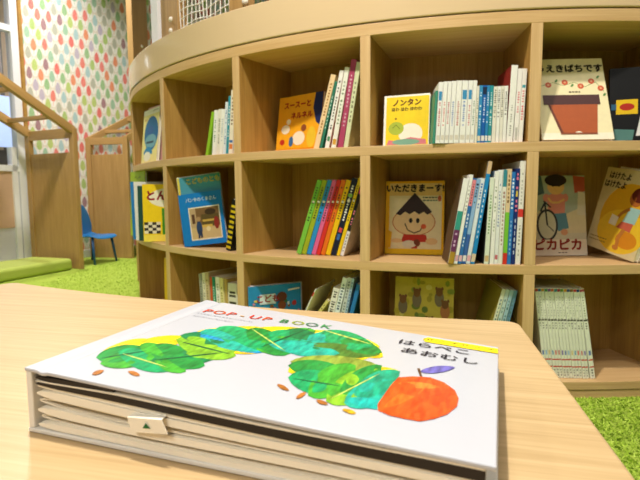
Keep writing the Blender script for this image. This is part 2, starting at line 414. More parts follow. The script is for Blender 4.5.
def face_book(row, bl, br, ytop, T, cols, art, label, group=None, tilt=8, W=None, H=None, roll=0, back=0, left=0, name='picture_book', z=None):
    """a book shown face on; bl, br are (x, y) of its foot on the board, or (x, y, inset) when the board is above eye level"""
    zb = ROWZ[row] if z is None else z
    def P(q): return pcyl(q[0], q[1], q[2]) if len(q) == 3 else pz(q[0], q[1], zb)[:2]
    a, b = P(bl), P(br); B = (b - a) / np.linalg.norm(b - a); Nn = np.array([-B[1], B[0]])
    if W is None: W = np.linalg.norm(b - a)
    a = a + Nn * back - B * left
    be = R(tilt)
    if H is None:
        # height from the pixel row of the top edge, along the left edge
        best = None
        for k in range(60, 420):
            h = k / 1000; p = np.array([a[0] + Nn[0] * h * math.sin(be), a[1] + Nn[1] * h * math.sin(be), zb + h * math.cos(be)])
            c, s = math.cos(PIT), math.sin(PIT); D = p[1] * c - (p[2] - ZC) * s; U = p[1] * s + (p[2] - ZC) * c
            y = 240 + math.sin(ROLL) * F_PX * p[0] / D - math.cos(ROLL) * F_PX * U / D
            if best is None or abs(y - ytop) < best[0]: best = (abs(y - ytop), h)
        H = best[1]
    x_ = Vector((B[0], B[1], 0)); z_ = Vector((Nn[0] * math.sin(be), Nn[1] * math.sin(be), math.cos(be))); y_ = z_.cross(x_)
    rt = Matrix((x_, y_, z_)).transposed() @ Matrix.Rotation(R(roll), 3, 'Y')
    lift = T * math.sin(be) + .0005 + (W * math.sin(R(roll)) if roll > 0 else 0)
    mt = rt.to_4x4(); mt.translation = Vector((a[0], a[1], zb + lift))
    root = tag(empty(name, mt), label, 'book', group)
    book_body(root, W, H, T, cols[0], cols[1] if len(cols) > 1 else None, cols[2] if len(cols) > 2 else None)
    if art:
        A = Art(W, H); art(A); A.finish(root)
    return root
# ---- top row
WH, OFF = 'f1efe9', 'e9e4d6'
# first cubby (leftmost)
def art(A):
    A.rect(0, 0, 1, 1, 'eedf8e'); A.rect(0, .9, 1, 1, 'f0ebdc'); A.text('ぐりぐり', .3, .82, .02, 'b05038') if False else None
    A.stroke([(.08, .80), (.12, .84), (.17, .79), (.2, .83), (.27, .8)], .015, 'b5482e')
    A.ell(.56, .54, .44, .32, '1a679c'); A.ell(.55, .40, .36, .13, '6fa4b4'); A.rect(.28, .36, .74, .40, '33494f'); A.ell(.5, .6, .2, .08, '2a5f9a')
    A.ell(.42, .16, .28, .14, '2b86b8', a0=0, a1=180); A.ell(.38, .12, .22, .09, 'f0ead2'); A.lines(.6, .95, .95, 1, .02, '555048')
face_book(1, (141, 160, .012), (166, 158, .03), 112, .012, ('f1ecdf', 'f1ecdf', 'e6b9b0'), art, 'pale yellow picture book with a blue circle on its cover, leftmost cubby, top row', 'books face out, leftmost cubby', W=.2, tilt=6)
face_book(1, (138.5, 160, .0), (166, 158, .03), 109, .012, ('e9b7b0', 'f1ecdf', 'e7a9a8'), None, 'pink spined book peeking out behind the blue circle book', 'books face out, leftmost cubby', W=.2, tilt=6, back=.03)
# second cubby
g = 'small books standing in the second cubby of the top row'
L = lambda *a, **k: lettering(*a, **k)
spine_row(1, .03, 220, 130, 154, [
 (205, 208, 213.7, 111, ('8fc02c', '7fb51e', '8fc02c'), [], 'lime green book leaning at the left end of the second top cubby group'),
 (212, 215.6, 216, 110, WH, L(.3, .8, 8, '6a8a70'), 'thin white book right against the leaning lime green book', ),
 (215.8, 219.2, 219.2, 109, OFF, L(.25, .85, 9, '7a7a70'), 'off-white thin book, second white one after the lime green book'),
 (219.3, 222.4, 222.6, 109, WH, L(.3, .8, 7, '8aa0b0'), 'white thin book with grey blue lettering, third after the lime book'),
 (222.6, 225.2, 225.2, 102, 'e4ebf0', L(.2, .9, 10, '2f5f9a'), 'pale spine with dark blue lettering left of the teal book'),
 (225.3, 228, 228, 96, '2f93a6', L(.3, .9, 8, 'e6eef0'), 'teal book near the right divider of the second top cubby'),
 (228.2, 232.3, 231, 90, ('efe3cf', 'efe3cf', 'efe3cf'), L(.4, .9, 6, '8a6a50') + [(.08, .16, .8, 'e2803a'), (.18, .22, .8, '3a70b0')], 'tallest cream book squeezed against the right divider of second top cubby'),
], g, W=.17, ang=DIV[2], side='R')
# third cubby: orange face-out book and leaning books
def art(A):
    A.rect(0, 0, 1, 1, 'f0a81c'); A.poly([(.83, 1), (1, 1), (1, .42), (.88, .5), (.8, .75)], '1f2a5c')
    A.text('スースーと', .44, .83, .0262, 'b8201c', .09, 1.0); A.text('ネルネル', .55, .64, .0255, 'b8201c', .09)
    A.ell(.2, .42, .1, .08, 'f3e8cf'); A.ell(.26, .55, .05, .05, 'f3e8cf'); A.ell(.52, .25, .14, .12, 'f2e3c8'); A.ell(.62, .42, .06, .06, '8a4a2a')
    A.ell(.8, .25, .1, .18, 'e8c030'); A.rect(0, 0, 1, .08, 'e88f10'); A.ell(.14, .2, .06, .05, 'c03020'); A.ell(.35, .2, .05, .09, '3a6a9a')
face_book(1, (275.5, 148, .15), (319, 146, .115), 99, .01, ('f0a81c', 'd98c10', '2a2420'), art, 'orange yellow picture book with red katakana title and navy corner', tilt=8)
g = 'tilted books leaning right in the third cubby of the top row'
spine_row(1, .055, 340, 110, 147, [
 (314, 319.4, 333, 74, ('efcfa0', 'e6c490', 'e9d0a8'), L(.2, .9, 11, 'a8743a', w=.45), 'peach coloured leaning book, first of the tilted top row books'),
 (319.8, 322.4, 337.6, 81, ('2c7a62', '2c7a62', '2c7a62'), L(.3, .8, 6, 'cfe0d4'), 'dark green thin book between the peach and the white tilted books'),
 (324.8, 329.2, 341, 70, WH, L(.25, .92, 11, '56524c') + [(.1, .16, .6, '4a8a60')], 'white tilted book with dark grey lettering beside the green one'),
 (331.1, 336, 345.6, 67, ('eef0e2', 'eef0e2', 'd8352c'), L(.3, .85, 8, '7a8a6a') + [(.05, .12, .7, 'd0a040')], 'ivory tilted book with pale lettering left of the magenta one'),
 (337.5, 343, 352, 59, ('b04668', 'b04668', 'c8546c'), L(.25, .85, 9, 'e0b0c0'), 'magenta spined tilted book standing tallest in its cubby'),
 (343.4, 348, 356.4, 62, ('d9dfb4', 'd9dfb4', 'cfd8a0'), L(.3, .8, 6, '8a8f6a'), 'pale green tilted book, last before the divider in its cubby'),
], g, ang=DIV[3], side='R')
# fourth cubby
def art(A):
    A.rect(0, 0, 1, 1, 'f3efe4'); A.rect(.05, .02, .985, .965, 'f2cf1c')
    A.text('ノンタン', .50, .84, .0225, '6a2a24', .09); A.text('ほわ ほわ ほわわ', .50, .715, .0125, '2a2622', .06)
    A.ell(.60, .24, .26, .20, 'f4ecd8'); A.ell(.28, .35, .17, .13, 'a8b83a'); A.stroke([(.2, .36), (.28, .42), (.36, .34)], .015, '6a7a20')
    A.poly([(.08, .03), (.95, .03), (.93, .12), (.6, .17), (.3, .10), (.12, .13)], 'd07a80'); A.ell(.5, .08, .3, .06, '7aa890'); A.ell(.27, .54, .025, .02, '8a6a20')
face_book(1, (383, 145, .07), (428.7, 143.5, .06), 97, .012, ('f2cf1c', 'f3efe4', 'f3efe4'), art, 'square yellow picture book with dark red katakana title and white border', tilt=7)
g = 'row of thin spines in the fourth cubby of the top row'
rows = [(432.6, 435.2, 438.7, 90.5, '3f8f78', [], 'thin green book at the left end of the white spine row')]
wx = [435.4, 440, 444.4, 448.7, 453.5, 459, 465.3, 469.9, 474]
wt = [441.6, 446.4, 451.6, 456.6, 461.6, 466.6, 471, 475.8]; nth = ['first', 'second', 'third', 'fourth', 'fifth', 'sixth', 'seventh', 'eighth']
tc = ['c03a48', 'd05a60', 'b84858', '3a6ab0', 'b04a50', '4a7ab8', 'c04a58', '6a8a70']
for i in range(8):
    mk = L(.28, .68, 8, tc[i]) + [(.05, .13, .7, 'd8cfc0')]
    if i in (0, 5, 6): mk += [(.70, .85, .7, '3f8fc0')]
    rows.append((wx[i], wx[i + 1] - .2, wt[i], 82 - min(i, 4) * .4, (WH, WH, WH), mk, '%s tall white book from the left in the row beside the yellow book' % nth[i]))
rows += [
 (474.2, 476.6, 479, 86, 'e6e2d2', L(.3, .8, 8, '8a8878'), 'thin cream spine just left of the blue spines'),
 (476.8, 480.2, 481.8, 85.4, ('3a8fc4', '3a8fc4', '3a8fc4'), L(.25, .9, 9, 'e0eef8') + [(.03, .12, .8, 'e8d8b8')], 'sky blue spine, leftmost of the four blue ones'),
 (480.4, 484.2, 485.4, 85.4, ('1a5fb0', '1a5fb0', '1a5fb0'), L(.35, .8, 7, 'd0e0f4') + [(.84, .97, .9, '1c2c48'), (.03, .12, .8, 'e8e4dc')], 'deep blue spine with a dark cap, second of the four blue ones'),
 (484.4, 487.4, 488.8, 85.4, ('2f86c0', '2f86c0', '2f86c0'), L(.3, .9, 9, 'dceaf4') + [(.03, .12, .8, 'e8e4dc')], 'mid blue spine between the deep blue and the teal ones'),
 (487.6, 491.2, 492.2, 85.4, ('2a9098', '2a9098', '2a9098'), L(.3, .9, 9, 'dceeee') + [(.03, .12, .8, 'e8e4dc')], 'teal spine, rightmost of the four blue ones'),
 (491.4, 495.2, 496, 86.4, OFF, L(.45, .95, 9, '4a463e', w=.6), 'short cream spine, first to the right of the teal spine'),
 (495.4, 498.8, 499, 86.2, WH, L(.45, .95, 9, '4a463e', w=.6), 'short white spine, second to the right of the teal spine'),
 (499, 502.2, 502, 86, OFF, L(.45, .95, 9, '3a3630', w=.6), 'short cream spine, third to the right of the teal spine'),
 (502.4, 505.8, 505, 86, WH, L(.45, .95, 9, '4a463e', w=.6), 'short white spine, fourth to the right of the teal spine'),
 (506, 512.6, 513.2, 65, ('f0eee8', 'f0eee8', '8a2a22'), L(.08, .5, 9, '8a867c', w=.3), 'tall white book with a dark red back cover near the right divider'),
 (513.4, 517.8, 519, 68.5, ('f3ede8', 'f3ede8', 'f3ede8'), L(.4, .7, 6, 'd86a78', w=.6) + [(.02, .2, .5, 'c0bcb4')], 'white spine with pink lettering, left one of the pair by the divider'),
 (518, 522.6, 523, 68.5, ('f3ede8', 'f3ede8', 'f3ede8'), L(.3, .72, 8, 'd8485a', w=.6) + [(.74, .78, .7, '4aa0b0')], 'white spine with pink lettering, right one of the pair by the divider')]
spine_row(1, .004, 475, 115, 143.2, rows, g, W=.15, ang=DIV[4], side='R')
# fifth cubby
def art(A):
    A.rect(0, 0, 1, 1, 'f0e2b4'); A.rect(0, 0, 1, .08, 'f2ead0')
    A.text('うえきばちです', .51, .87, .0275, '221812', .09)
    A.stroke([(.08, .66), (.25, .70), (.4, .66), (.55, .70), (.7, .64), (.86, .70), (.96, .58)], .008, '6a8a3a')
    for u, v in ((.18, .67), (.42, .70), (.64, .65), (.80, .71), (.92, .62)): A.ell(u, v, .045, .034, 'cc5a34'); A.ell(u, v, .016, .012, 'e8a878')
    for u, v in ((.30, .72), (.52, .66), (.96, .54), (.9, .76)): A.ell(u, v, .03, .012, '5a8a44', rot=50)
    A.lines(.46, .57, .62, 1, .02, '3a2a20', .014)
    A.poly([(.14, .42), (.84, .42), (.78, .08), (.27, .08)], 'ad5220'); A.poly([(.08, .54), (.88, .54), (.88, .42), (.08, .42)], '4a2420')
    A.poly([(.27, .08), (.31, .08), (.17, .42), (.14, .42)], '6a3420'); A.ell(.52, .075, .05, .02, 'f2ead0')
    A.rect(.27, .06, .78, .08, '8a4424')
face_book(1, (542.2, 139.5, .016), (614.5, 138.5, .012), 55, .014, ('f0e2b4', 'f0e2b4', 'e8d8a8'), art, 'cream picture book showing a big brown flowerpot, leaning back in its cubby', tilt=21, H=.262)
def art(A):
    A.rect(0, 0, 1, 1, '0b0b0d'); A.rect(0, .86, 1, 1, '070708')
    A.rect(.08, .36, .34, .56, 'e2b818'); A.ell(.21, .46, .09, .05, 'b02818'); A.rect(.40, .40, .62, .62, 'c8241c'); A.rect(.42, .52, .60, .60, 'e8c020')
    A.poly([(.32, .06), (.62, .06), (.66, .38), (.38, .38)], 'd8d6d8'); A.lines(.38, .3, .6, 5, .05, '8a8890'); A.poly([(0, 0), (.28, 0), (.3, .14), (.06, .16)], '4f7a74')
    A.rect(.02, .42, .08, .5, '2a5a7a'); A.ell(.8, .3, .14, .1, 'd8b020')
face_book(1, (609, 139, .05), (662, 139, -.001), 70, .02, ('0b0b0d', '0b0b0d', '0b0b0d'), art, 'black covered book with yellow and red badges beside the flowerpot book', tilt=8, W=.21)

# ---- middle row
g = 'books fanned out at the open left end of the middle row'
def art(A):
    A.rect(0, 0, 1, 1, 'f4cf14'); A.ell(.62, .76, .5, .17, 'f2ead2'); A.text('とんとん', .55, .79, .047, 'b01c30', .09); A.lines(.5, .66, .8, 1, .02, '6a5a50', .014)
    A.poly([(.42, .12), (1, .12), (1, .56), (.42, .58)], '3f8a1c'); A.ell(.82, .36, .16, .12, '1c2418'); A.rect(0, 0, 1, .12, 'f6dc50')
    for i in range(4):
        for j in range(4): A.rect(.02 + .09 * i, .14 + .05 * j, .11 + .09 * i, .19 + .05 * j, '3a3028' if (i + j) % 2 else 'e8dcc0')
face_book(2, (143.8, 237, -.030), (171, 243, .075), 184.5, .012, ('f4cf14', 'f4cf14', 'f2ead2'), art, 'yellow picture book with a green block and red hiragana title, front of the fan', g, tilt=3, W=.19)
for k, (px, top, col, sp, lab) in enumerate([(138.6, 186, '1d4a3e', 'dfe6e0', 'dark green book just behind the yellow green picture book'), (136.2, 182, 'eeeae0', 'f2efe6', 'white thin book between the dark green and the blue books of the fan'),
                                     (133.6, 182, '2a80c0', '2a80c0', 'blue thin book at the left of the fan in front of lime one')]):
    face_book(2, (px, 237, -.036 - .003 * k), (170 - k, 240, .090 + .014 * k), top, .008, (col, col, sp), None, lab, g, tilt=3, W=.16, back=.002)
def art(A): A.rect(0, 0, 1, 1, 'a9bf2e'); A.stroke([(.3, .9), (.4, .93), (.5, .88)], .02, '4a5a20'); A.stroke([(.56, .9), (.7, .92)], .02, '4a5a20'); A.lines(.3, .82, .95, 1, .03, '4a5a20', .012)
face_book(2, (131.0, 238, -.026), (164, 240, .048), 172.5, .010, ('a9bf2e', 'a9bf2e', 'bccf4a'), art, 'tall lime green book at the very back of the left end fan', g, tilt=2, W=.2)
# second cubby
g = 'books stacked face out in the second cubby of the middle row'
def art(A):
    A.rect(0, 0, 1, 1, '1577c4'); A.text('パンやのくまさん', .52, .87, .0170, 'e8f2fa', .05, .95)
    A.rect(.20, .10, .92, .73, 'efe2c8'); A.rect(.22, .12, .90, .71, '7a5a38')
    A.rect(.22, .12, .90, .34, 'c8a878'); A.rect(.22, .34, .36, .71, 'b89a74'); A.rect(.26, .42, .33, .60, '5a3a2a'); A.rect(.48, .36, .88, .58, '5c4a26'); A.rect(.50, .44, .86, .48, 'c09a48'); A.rect(.46, .33, .72, .38, 'd0a850')
    A.ell(.70, .62, .13, .06, '3c2c1c'); A.ell(.41, .32, .07, .14, '2a3f66'); A.ell(.41, .50, .05, .045, 'a8845c'); A.poly([(.36, .13), (.40, .13), (.42, .28), (.38, .3)], '2a3450'); A.poly([(.42, .13), (.47, .15), (.46, .28), (.42, .28)], '2a3450')
    A.ell(.82, .40, .06, .12, '8a2a24'); A.ell(.62, .3, .05, .05, 'e0c898')
face_book(2, (184.5, 245, .008), (227.5, 243.6, .10), 202.5, .008, ('1577c4', '1577c4', '1a80cc'), art, 'bright blue picture book with a framed shop painting, front of the stack', g, tilt=2, H=.205, roll=-7)
face_book(2, (184.5, 245, .008), (227.5, 243.6, .10), 202.5, .008, ('e2a0b0', 'e2a0b0', 'e87a94'), None, 'pink edged book directly behind the bright blue picture book', g, tilt=2, H=.203, back=.0088, left=.003, roll=-7)
def art(A):
    A.rect(0, 0, 1, 1, '4a94a8'); A.text('こどものとも', .60, .925, .0245, 'd8c44a', .08); A.lines(.45, .74, .95, 2, .08, '2a4a5a', .016); A.poly([(0, 0), (.05, 0), (.05, 1), (0, 1)], 'd8c44a')
face_book(2, (184.5, 245, .008), (227.5, 243.6, .10), 183, .008, ('4a94a8', '4a94a8', '3f8a9c'), art, 'taller teal picture book with yellow title behind the blue one', g, tilt=2, H=.272, back=.0176, left=.004, roll=-7)
face_book(2, (184.5, 245, .008), (227.5, 243.6, .10), 183, .009, ('efeee8', 'efeee8', 'f3f2ee'), None, 'white book at the back of the face out stack beside the divider', g, tilt=2, H=.275, back=.0264, left=.012, roll=-7)
spine_row(2, .03, 231, 220, 244, [(226, 231, 231.8, 199, ('1c1a14', '1c1a14', '1c1a14'), [(.04 + .1 * k, .09 + .1 * k, 1., 'd8b81c') for k in range(9)], 'black and yellow striped book right of the blue picture book')], 'single striped book', W=.12, ang=DIV[2], side='R')
# third cubby: rainbow
g = 'rainbow of thin tilted books in the third cubby of the middle row'
X0 = [296, 301.2, 306.4, 311.4, 316, 320.4, 325.2, 330.6, 336.6, 340.4, 344.2]
XT = [319.2, 324, 328.6, 333, 337.6, 341.8, 346.8, 352.2, 358.4, 362.6, 366]
CC = ['7ac043', '9fb024', '2a8fd0', 'e0679a', 'd8322c', 'e8741c', 'f0c414', '1a2236', 'f0cc18', 'e8e6e2']
NN = ['lime green', 'olive green', 'sky blue', 'pink', 'red', 'orange', 'golden yellow', 'black', 'lemon yellow', 'white']
rows = []
for i in range(10):
    lc = 'f4f4f0' if i == 7 else '2a2a22'
    mk = L(.45, .92, 9, lc, w=.5) + [(.70, .725, .5, 'f4f0e4')]
    if i == 7: mk += [(.3, .36, .6, 'd84a4a'), (.76, .80, .7, '8ac04a'), (.2, .28, .5, '3a6ab0')]
    if i == 9: mk = [(.32, 1, 1., '26221f')] + L(.4, .6, 4, 'f08aa0') + L(.05, .3, 4, '4a4640') + [(.8, .97, .8, 'e0407a')]
    rows.append((X0[i], X0[i + 1] - .3, XT[i], 179.5 - (2 if i > 6 else 0), (CC[i], CC[i], CC[i] if i != 9 else '1e1a1c'), mk, '%s thin book with dark lettering in the tilted rainbow row' % NN[i] if i not in (7, 9) else ('black thin book with white lettering in the tilted rainbow row' if i == 7 else 'white and black spine at the right end of the rainbow row')))
spine_row(2, .085, 322, 215, 254, rows, g, ang=DIV[3], side='R')
# fourth cubby
def art(A):
    A.rect(0, 0, 1, 1, 'f7bd14'); A.rect(.065, .075, .96, .97, 'f3e5ba'); A.rect(0, 0, 1, .075, 'f9cc10'); A.rect(.065, .80, .96, .97, 'e9c87a')
    A.text('いただきまーす!', .50, .895, .0282, '221a14', .09, .95)
    A.text('こどものえほん', .78, .765, .0095, '4a6a4a', .02) if False else A.lines(.64, .765, .9, 2, .04, '4a6a5a', .018)
    A.ell(.92, .76, .03, .04, 'd06a50')
    A.ell(.49, .44, .37, .19, 'c8763a'); A.ell(.49, .44, .355, .18, 'f0d2a0')
    A.poly([(.18, .55), (.50, .84), (.80, .58), (.72, .54), (.66, .58), (.58, .545), (.5, .585), (.42, .545), (.34, .58), (.26, .53)], '33211c')
    for u in (.44, .56): A.ell(u, .46, .03, .035, '201410')
    A.stroke([(.34, .42), (.39, .33), (.5, .29), (.6, .32), (.66, .41)], .018, '2a1a14'); A.ell(.66, .38, .045, .035, 'd8582c')
    A.poly([(.28, .17), (.74, .17), (.70, .27), (.32, .27)], 'c2301c'); A.rect(.46, .08, .56, .26, 'c2301c'); A.poly([(.02, .1), (.1, .08), (.12, .3), (.02, .34)], 'f7bd14'); A.ell(.2, .185, .1, .03, 'f0c890'); A.ell(.8, .18, .1, .045, 'f0c890'); A.ell(.55, .155, .06, .05, '8a4a24'); A.ell(.42, .14, .12, .05, 'e6dcc8')
    A.ell(.55, .165, .05, .04, '7a3a1c')
face_book(2, (384.7, 253.6, .19), (443.3, 255.2, .19), 182, .012, ('f0b818', 'f0b818', 'f4c430'), art, 'yellow picture book with a smiling pointed-hair child and black hiragana title', tilt=7)
g = 'leaning and upright books in the fourth cubby of the middle row'
spine_row(2, .004, 490, 215, 261, [
 (448.6, 454.4, 470.7, 178, ('f0eeea', 'f0eeea', '5e4632'), [(.40, .62, 1., '3a9a8a'), (.14, .40, 1., '6a2f5c'), (0, .14, 1., 'b08a30')] + L(.2, .38, 3, 'd0b0d0'), 'white teal and purple spined leaning book with a brown cover facing left', {'W': .12}),
 (454.8, 458.2, 476.6, 174.5, WH, L(.55, .9, 5, 'b0aca4') + [(.03, .1, .8, 'd8a0b0')], 'narrow plain white leaning book beside the purple and teal one', {'W': .12}),
 (458.5, 462.2, 480.5, 178, ('2f6fb4', '2f6fb4', '2f6fb4'), [(.68, .98, 1., 'e88a94')] + L(.7, .95, 5, '3a2a34') + L(.2, .6, 6, 'd8e4f0') + [(.03, .1, .8, 'e8b8c0')], 'blue leaning spine with a pink upper part', {'W': .12}),
 (462.5, 466.5, 485, 178.5, ('8fb4dc', '8fb4dc', '8fb4dc'), L(.68, .95, 5, '1c2c4a', w=.7) + [(0, .35, 1., '3a62a8'), (.03, .1, .8, 'e8e0e0')], 'pale blue leaning spine with a dark blue foot', {'W': .12}),
 (466.8, 470.9, 489, 178, ('dfe6ee', 'dfe6ee', 'dfe6ee'), L(.65, .95, 6, '3a6ab4', w=.6) + [(.03, .1, .8, 'e8a8b4')], 'whitish leaning spine with blue lettering left of the bright blue one', {'W': .12}),
 (471.2, 475.4, 497, 161, ('1f86c8', '1f86c8', '7a6034'), [(.88, 1, 1., 'd8b890')] + L(.2, .8, 8, 'e4eef4', w=.35) + [(.02, .1, .9, 'e0c8a8')], 'bright blue leaning spine with a tan top, tallest of the leaning books', {'W': .12}),
 (484.5, 489.2, 498, 177.4, ('dfe6d4', 'dfe6d4', '2a2a28'), L(.35, .85, 9, '6a9a5a') + [(.03, .1, .8, 'd0b080')], 'pale green spine at the left of the upright books by the divider'),
 (490.2, 494.2, 501, 171, WH, L(.35, .85, 9, '8a9a7a') , 'white spine with greenish lettering, second of the upright group'),
 (494.4, 498.2, 504, 170, ('e8eae8', 'e8eae8', 'e8eae8'), L(.4, .9, 9, '7a8ab0') + [(.05, .1, .7, 'c86a70')], 'greyish white spine with pale blue lettering in the upright group'),
 (498.4, 502.4, 507, 169.6, ('e9e6dc', 'e9e6dc', 'e9e6dc'), [(.82, 1, 1., '3a8a98')] + L(.2, .78, 9, '9a6a5a'), 'cream spine with a teal top in the upright group'),
 (502.6, 507, 508.6, 169, ('e4c8a0', 'e4c8a0', 'e4c8a0'), [(.35, .55, 1., '7ac23c'), (.12, .35, 1., '7ac23c'), (0, .12, 1., 'd03428')] + L(.6, .95, 5, '7a5a3a'), 'tan spine with a green middle and red foot'),
 (507.2, 511, 512.4, 172, ('2c78c4', '2c78c4', '2c78c4'), L(.6, .95, 5, 'e8f0f8', w=.6) + L(.1, .5, 5, '9ac0e8'), 'mid blue spine beside the navy spine'),
 (511.2, 515, 517, 168.6, ('1c2f70', '1c2f70', '1c2f70'), L(.55, .97, 6, 'e87a9a', w=.7) + L(.7, .8, 1, 'f0d040') + L(.1, .5, 4, 'c8d0e8', w=.4), 'navy blue spine with pink lettering next to the last white book'),
 (515.2, 520.6, 521.6, 161, ('ece8e2', 'ece8e2', 'ece8e2'), [(.46, .54, 1., 'd83a34')] + L(.58, .9, 6, 'a8a49c', w=.3) + L(.08, .4, 6, '8a867e', w=.3), 'tall white spine with one red square against the divider'),
], g, ang=DIV[4], side='R')
# fifth cubby
def art(A):
    A.rect(0, 0, 1, 1, 'cfc9b8'); A.rect(0, .30, 1, 1, 'a9b4ae'); A.poly([(0, .45), (.3, .62), (.6, .5), (1, .62), (1, .28), (0, .28)], 'd9cdb0'); A.poly([(.82, .78), (1, .8), (1, .98), (.8, 1)], 'b8563c')
    A.poly([(0, .7), (.3, .78), (.25, 1), (0, 1)], '4c6672'); A.poly([(.85, .5), (1, .5), (1, .78), (.88, .8)], 'd9d0c0')
    A.poly([(.36, .52), (.64, .53), (.66, .75), (.5, .80), (.34, .74)], 'd88a80'); A.ell(.5, .86, .15, .10, 'e4b878'); A.ell(.5, .94, .19, .075, '2a1e1a'); A.ell(.33, .72, .06, .05, 'd88a80'); A.ell(.66, .72, .05, .05, 'd88a80')
    for u in (.45, .56): A.ell(u, .87, .015, .012, '241812')
    A.stroke([(.36, .72), (.42, .66), (.54, .66), (.64, .7)], .035, 'e4b878')
    A.poly([(.40, .52), (.66, .53), (.7, .34), (.52, .30), (.45, .4)], '5a8aa4'); A.ell(.62, .29, .06, .04, 'd8a080')
    for a, c in ((.185, '3a3c44'),): A.ell(.33, .38, a, .20, c); A.ell(.33, .38, .15, .172, 'cfcdbf')
    A.stroke([(.22, .55), (.3, .66), (.33, .38)], .03, '3a3c44'); A.stroke([(.28, .68), (.40, .6)], .025, '3a3c44'); A.stroke([(.33, .38), (.44, .3)], .02, '6a6c70')
    A.rect(0, 0, 1, .20, 'e6ddcc'); A.text('ピカピカ', .50, .125, .041, 'a83028', .07, .98); A.lines(.5, .03, .66, 1, .02, '5a4a40', .01)
face_book(2, (529, 255.5, .195), (587.3, 254.6, .195), 171, .012, ('dcd4c2', 'dcd4c2', 'cfc6b2'), art, 'picture book with a child and bicycle above big red katakana title', tilt=9, H=.262)
def art(A):
    A.rect(0, 0, 1, 1, 'd9c79a'); A.ell(.62, .45, .5, .40, 'e0a820'); A.ell(.6, .28, .46, .26, 'ecc030'); A.ell(.75, .2, .2, .1, 'd88a20')
    A.text('はけたよ', .30, .905, .0235, '241c16', .07); A.text('はけたよ', .25, .80, .0235, '241c16', .07)
    A.ell(.72, .69, .125, .095, 'b0642c'); A.ell(.76, .73, .14, .085, '5a2018'); A.ell(.70, .68, .02, .03, '8a4a20')
    A.poly([(.58, .38), (.82, .40), (.86, .58), (.66, .58)], '9fc4c0'); A.stroke([(.66, .56), (.54, .5), (.44, .38)], .05, 'b8742e'); A.poly([(.34, .34), (.48, .33), (.5, .44), (.36, .46)], 'e8dcd0')
    A.poly([(.5, .32), (.78, .30), (.80, .40), (.58, .40)], 'c8604a'); A.stroke([(.66, .32), (.60, .2), (.62, .1)], .07, 'c07a34'); A.ell(.6, .09, .06, .03, 'c07a34'); A.lines(.05, .14, .4, 2, .04, '8a6a30', .01)
face_book(2, (585, 252, .225), (632, 262.5, .03), 175, .016, ('d9c79a', 'd9c79a', 'e8dcc0'), art, 'golden yellow picture book with a boy pulling on trousers, twice printed title', tilt=9, H=.258, roll=9, W=.21)
def art(A): A.rect(.93, 0, .945, 1, '4a8a5a')
face_book(2, (585, 252, .225), (632, 262.5, .03), 175, .012, ('efece4', 'efece4', 'efece4'), art, 'white book whose green striped edge shows behind the golden yellow book', tilt=9, H=.258, roll=9, W=.21, back=.0185, left=-.028)

# ---- bottom row
spine_row(3, .02, 164.5, 285, 298, [(163.8, 168, 163.2, 258, ('e6b81c', 'e6b81c', 'e6b81c'), [], 'yellow book standing low in the leftmost bottom cubby')], 'single yellow spine', W=.18)
g = 'old books standing in the second cubby of the bottom row'
spine_row(3, .05, 218, 290, 300, [
 (200, 203, 198, 274, '9a9a8e', L(.4, .9, 8, '5a5a50'), 'grey spine at the left end of the second bottom cubby'),
 (203.2, 206.2, 201.4, 273, 'e4dcc6', L(.4, .9, 8, '8a8474'), 'cream spine right of the grey one in the second bottom cubby'),
 (206.4, 210.2, 204.8, 272.5, ('c9b48c', 'c9b48c', 'c9b48c'), L(.4, .9, 8, '6a5a3a'), 'tan spine left of the orange red one in the bottom row'),
 (210.4, 212.8, 209.4, 277, ('d0522a', 'd0522a', 'd0522a'), [], 'orange red thin spine in the second bottom cubby'),
 (213, 215.8, 212, 277, ('2a8a72', '2a8a72', '2a8a72'), L(.4, .9, 8, 'd8e8e0'), 'teal green thin spine in the second bottom cubby'),
 (216, 220, 214.6, 277, WH, L(.4, .9, 8, '9a968c'), 'white spine right of the teal green one in the bottom row'),
 (220.2, 224, 219, 278, ('e6da9c', 'e6da9c', 'e6da9c'), L(.4, .9, 8, '8a7a3a'), 'pale yellow spine in the second bottom cubby'),
 (224.2, 227.4, 223.2, 279, ('c0a05c', 'c0a05c', 'c0a05c'), [], 'dull gold spine left of the lettered white one'),
 (227.6, 237, 227, 283, ('e0dccf', 'e0dccf', 'e0dccf'), [(.55, .62, .7, '3a362e'), (.64, .68, .7, '3a362e'), (.76, .80, .7, '4a463e'), (.82, .86, .6, '4a463e')], 'thick white spine with dark lettering beside the divider, bottom row'),
], g, W=.16, ang=DIV[2], side='R')
def art(A):
    A.rect(0, 0, 1, 1, '2a8cc4'); random.seed(3)
    cs = ['d8e4ea', 'c03a34', '20405a', 'e0c860', '1a5a90', 'f0ece0', '8a5a34', '3a7a4a', 'e08aa0']
    for k in range(46): A.ell(random.uniform(.04, .96), random.uniform(.04, .78), random.uniform(.02, .05), random.uniform(.015, .04), random.choice(cs), 10)
    A.ell(.62, .8, .1, .08, '6a3a20'); A.ell(.62, .66, .08, .07, '8a4a28'); A.rect(.2, .70, .5, .86, 'd8e4ea'); A.text('こども', .35, .78, .030, 'c02a2a', .06); A.stroke([(.74, .9), (.97, .92)], .03, 'e8e4d8')
face_book(3, (249.6, 330, .012), (301.5, 320, .18), 289, .010, ('2a8cc4', '2a8cc4', '3a9ad0'), art, 'busy blue picture book with red hiragana title set at a slant, bottom row', 'slanted books in the third bottom cubby', tilt=1, H=.225)
face_book(3, (249.6, 330, .012), (301.5, 320, .18), 289, .008, ('e2d4d0', 'e2d4d0', 'e8a0a8'), None, 'pink edged book behind the slanted busy blue picture book', 'slanted books in the third bottom cubby', tilt=1, H=.226, back=.0108, left=-.009)
g = 'books leaning right in the third cubby of the bottom row'
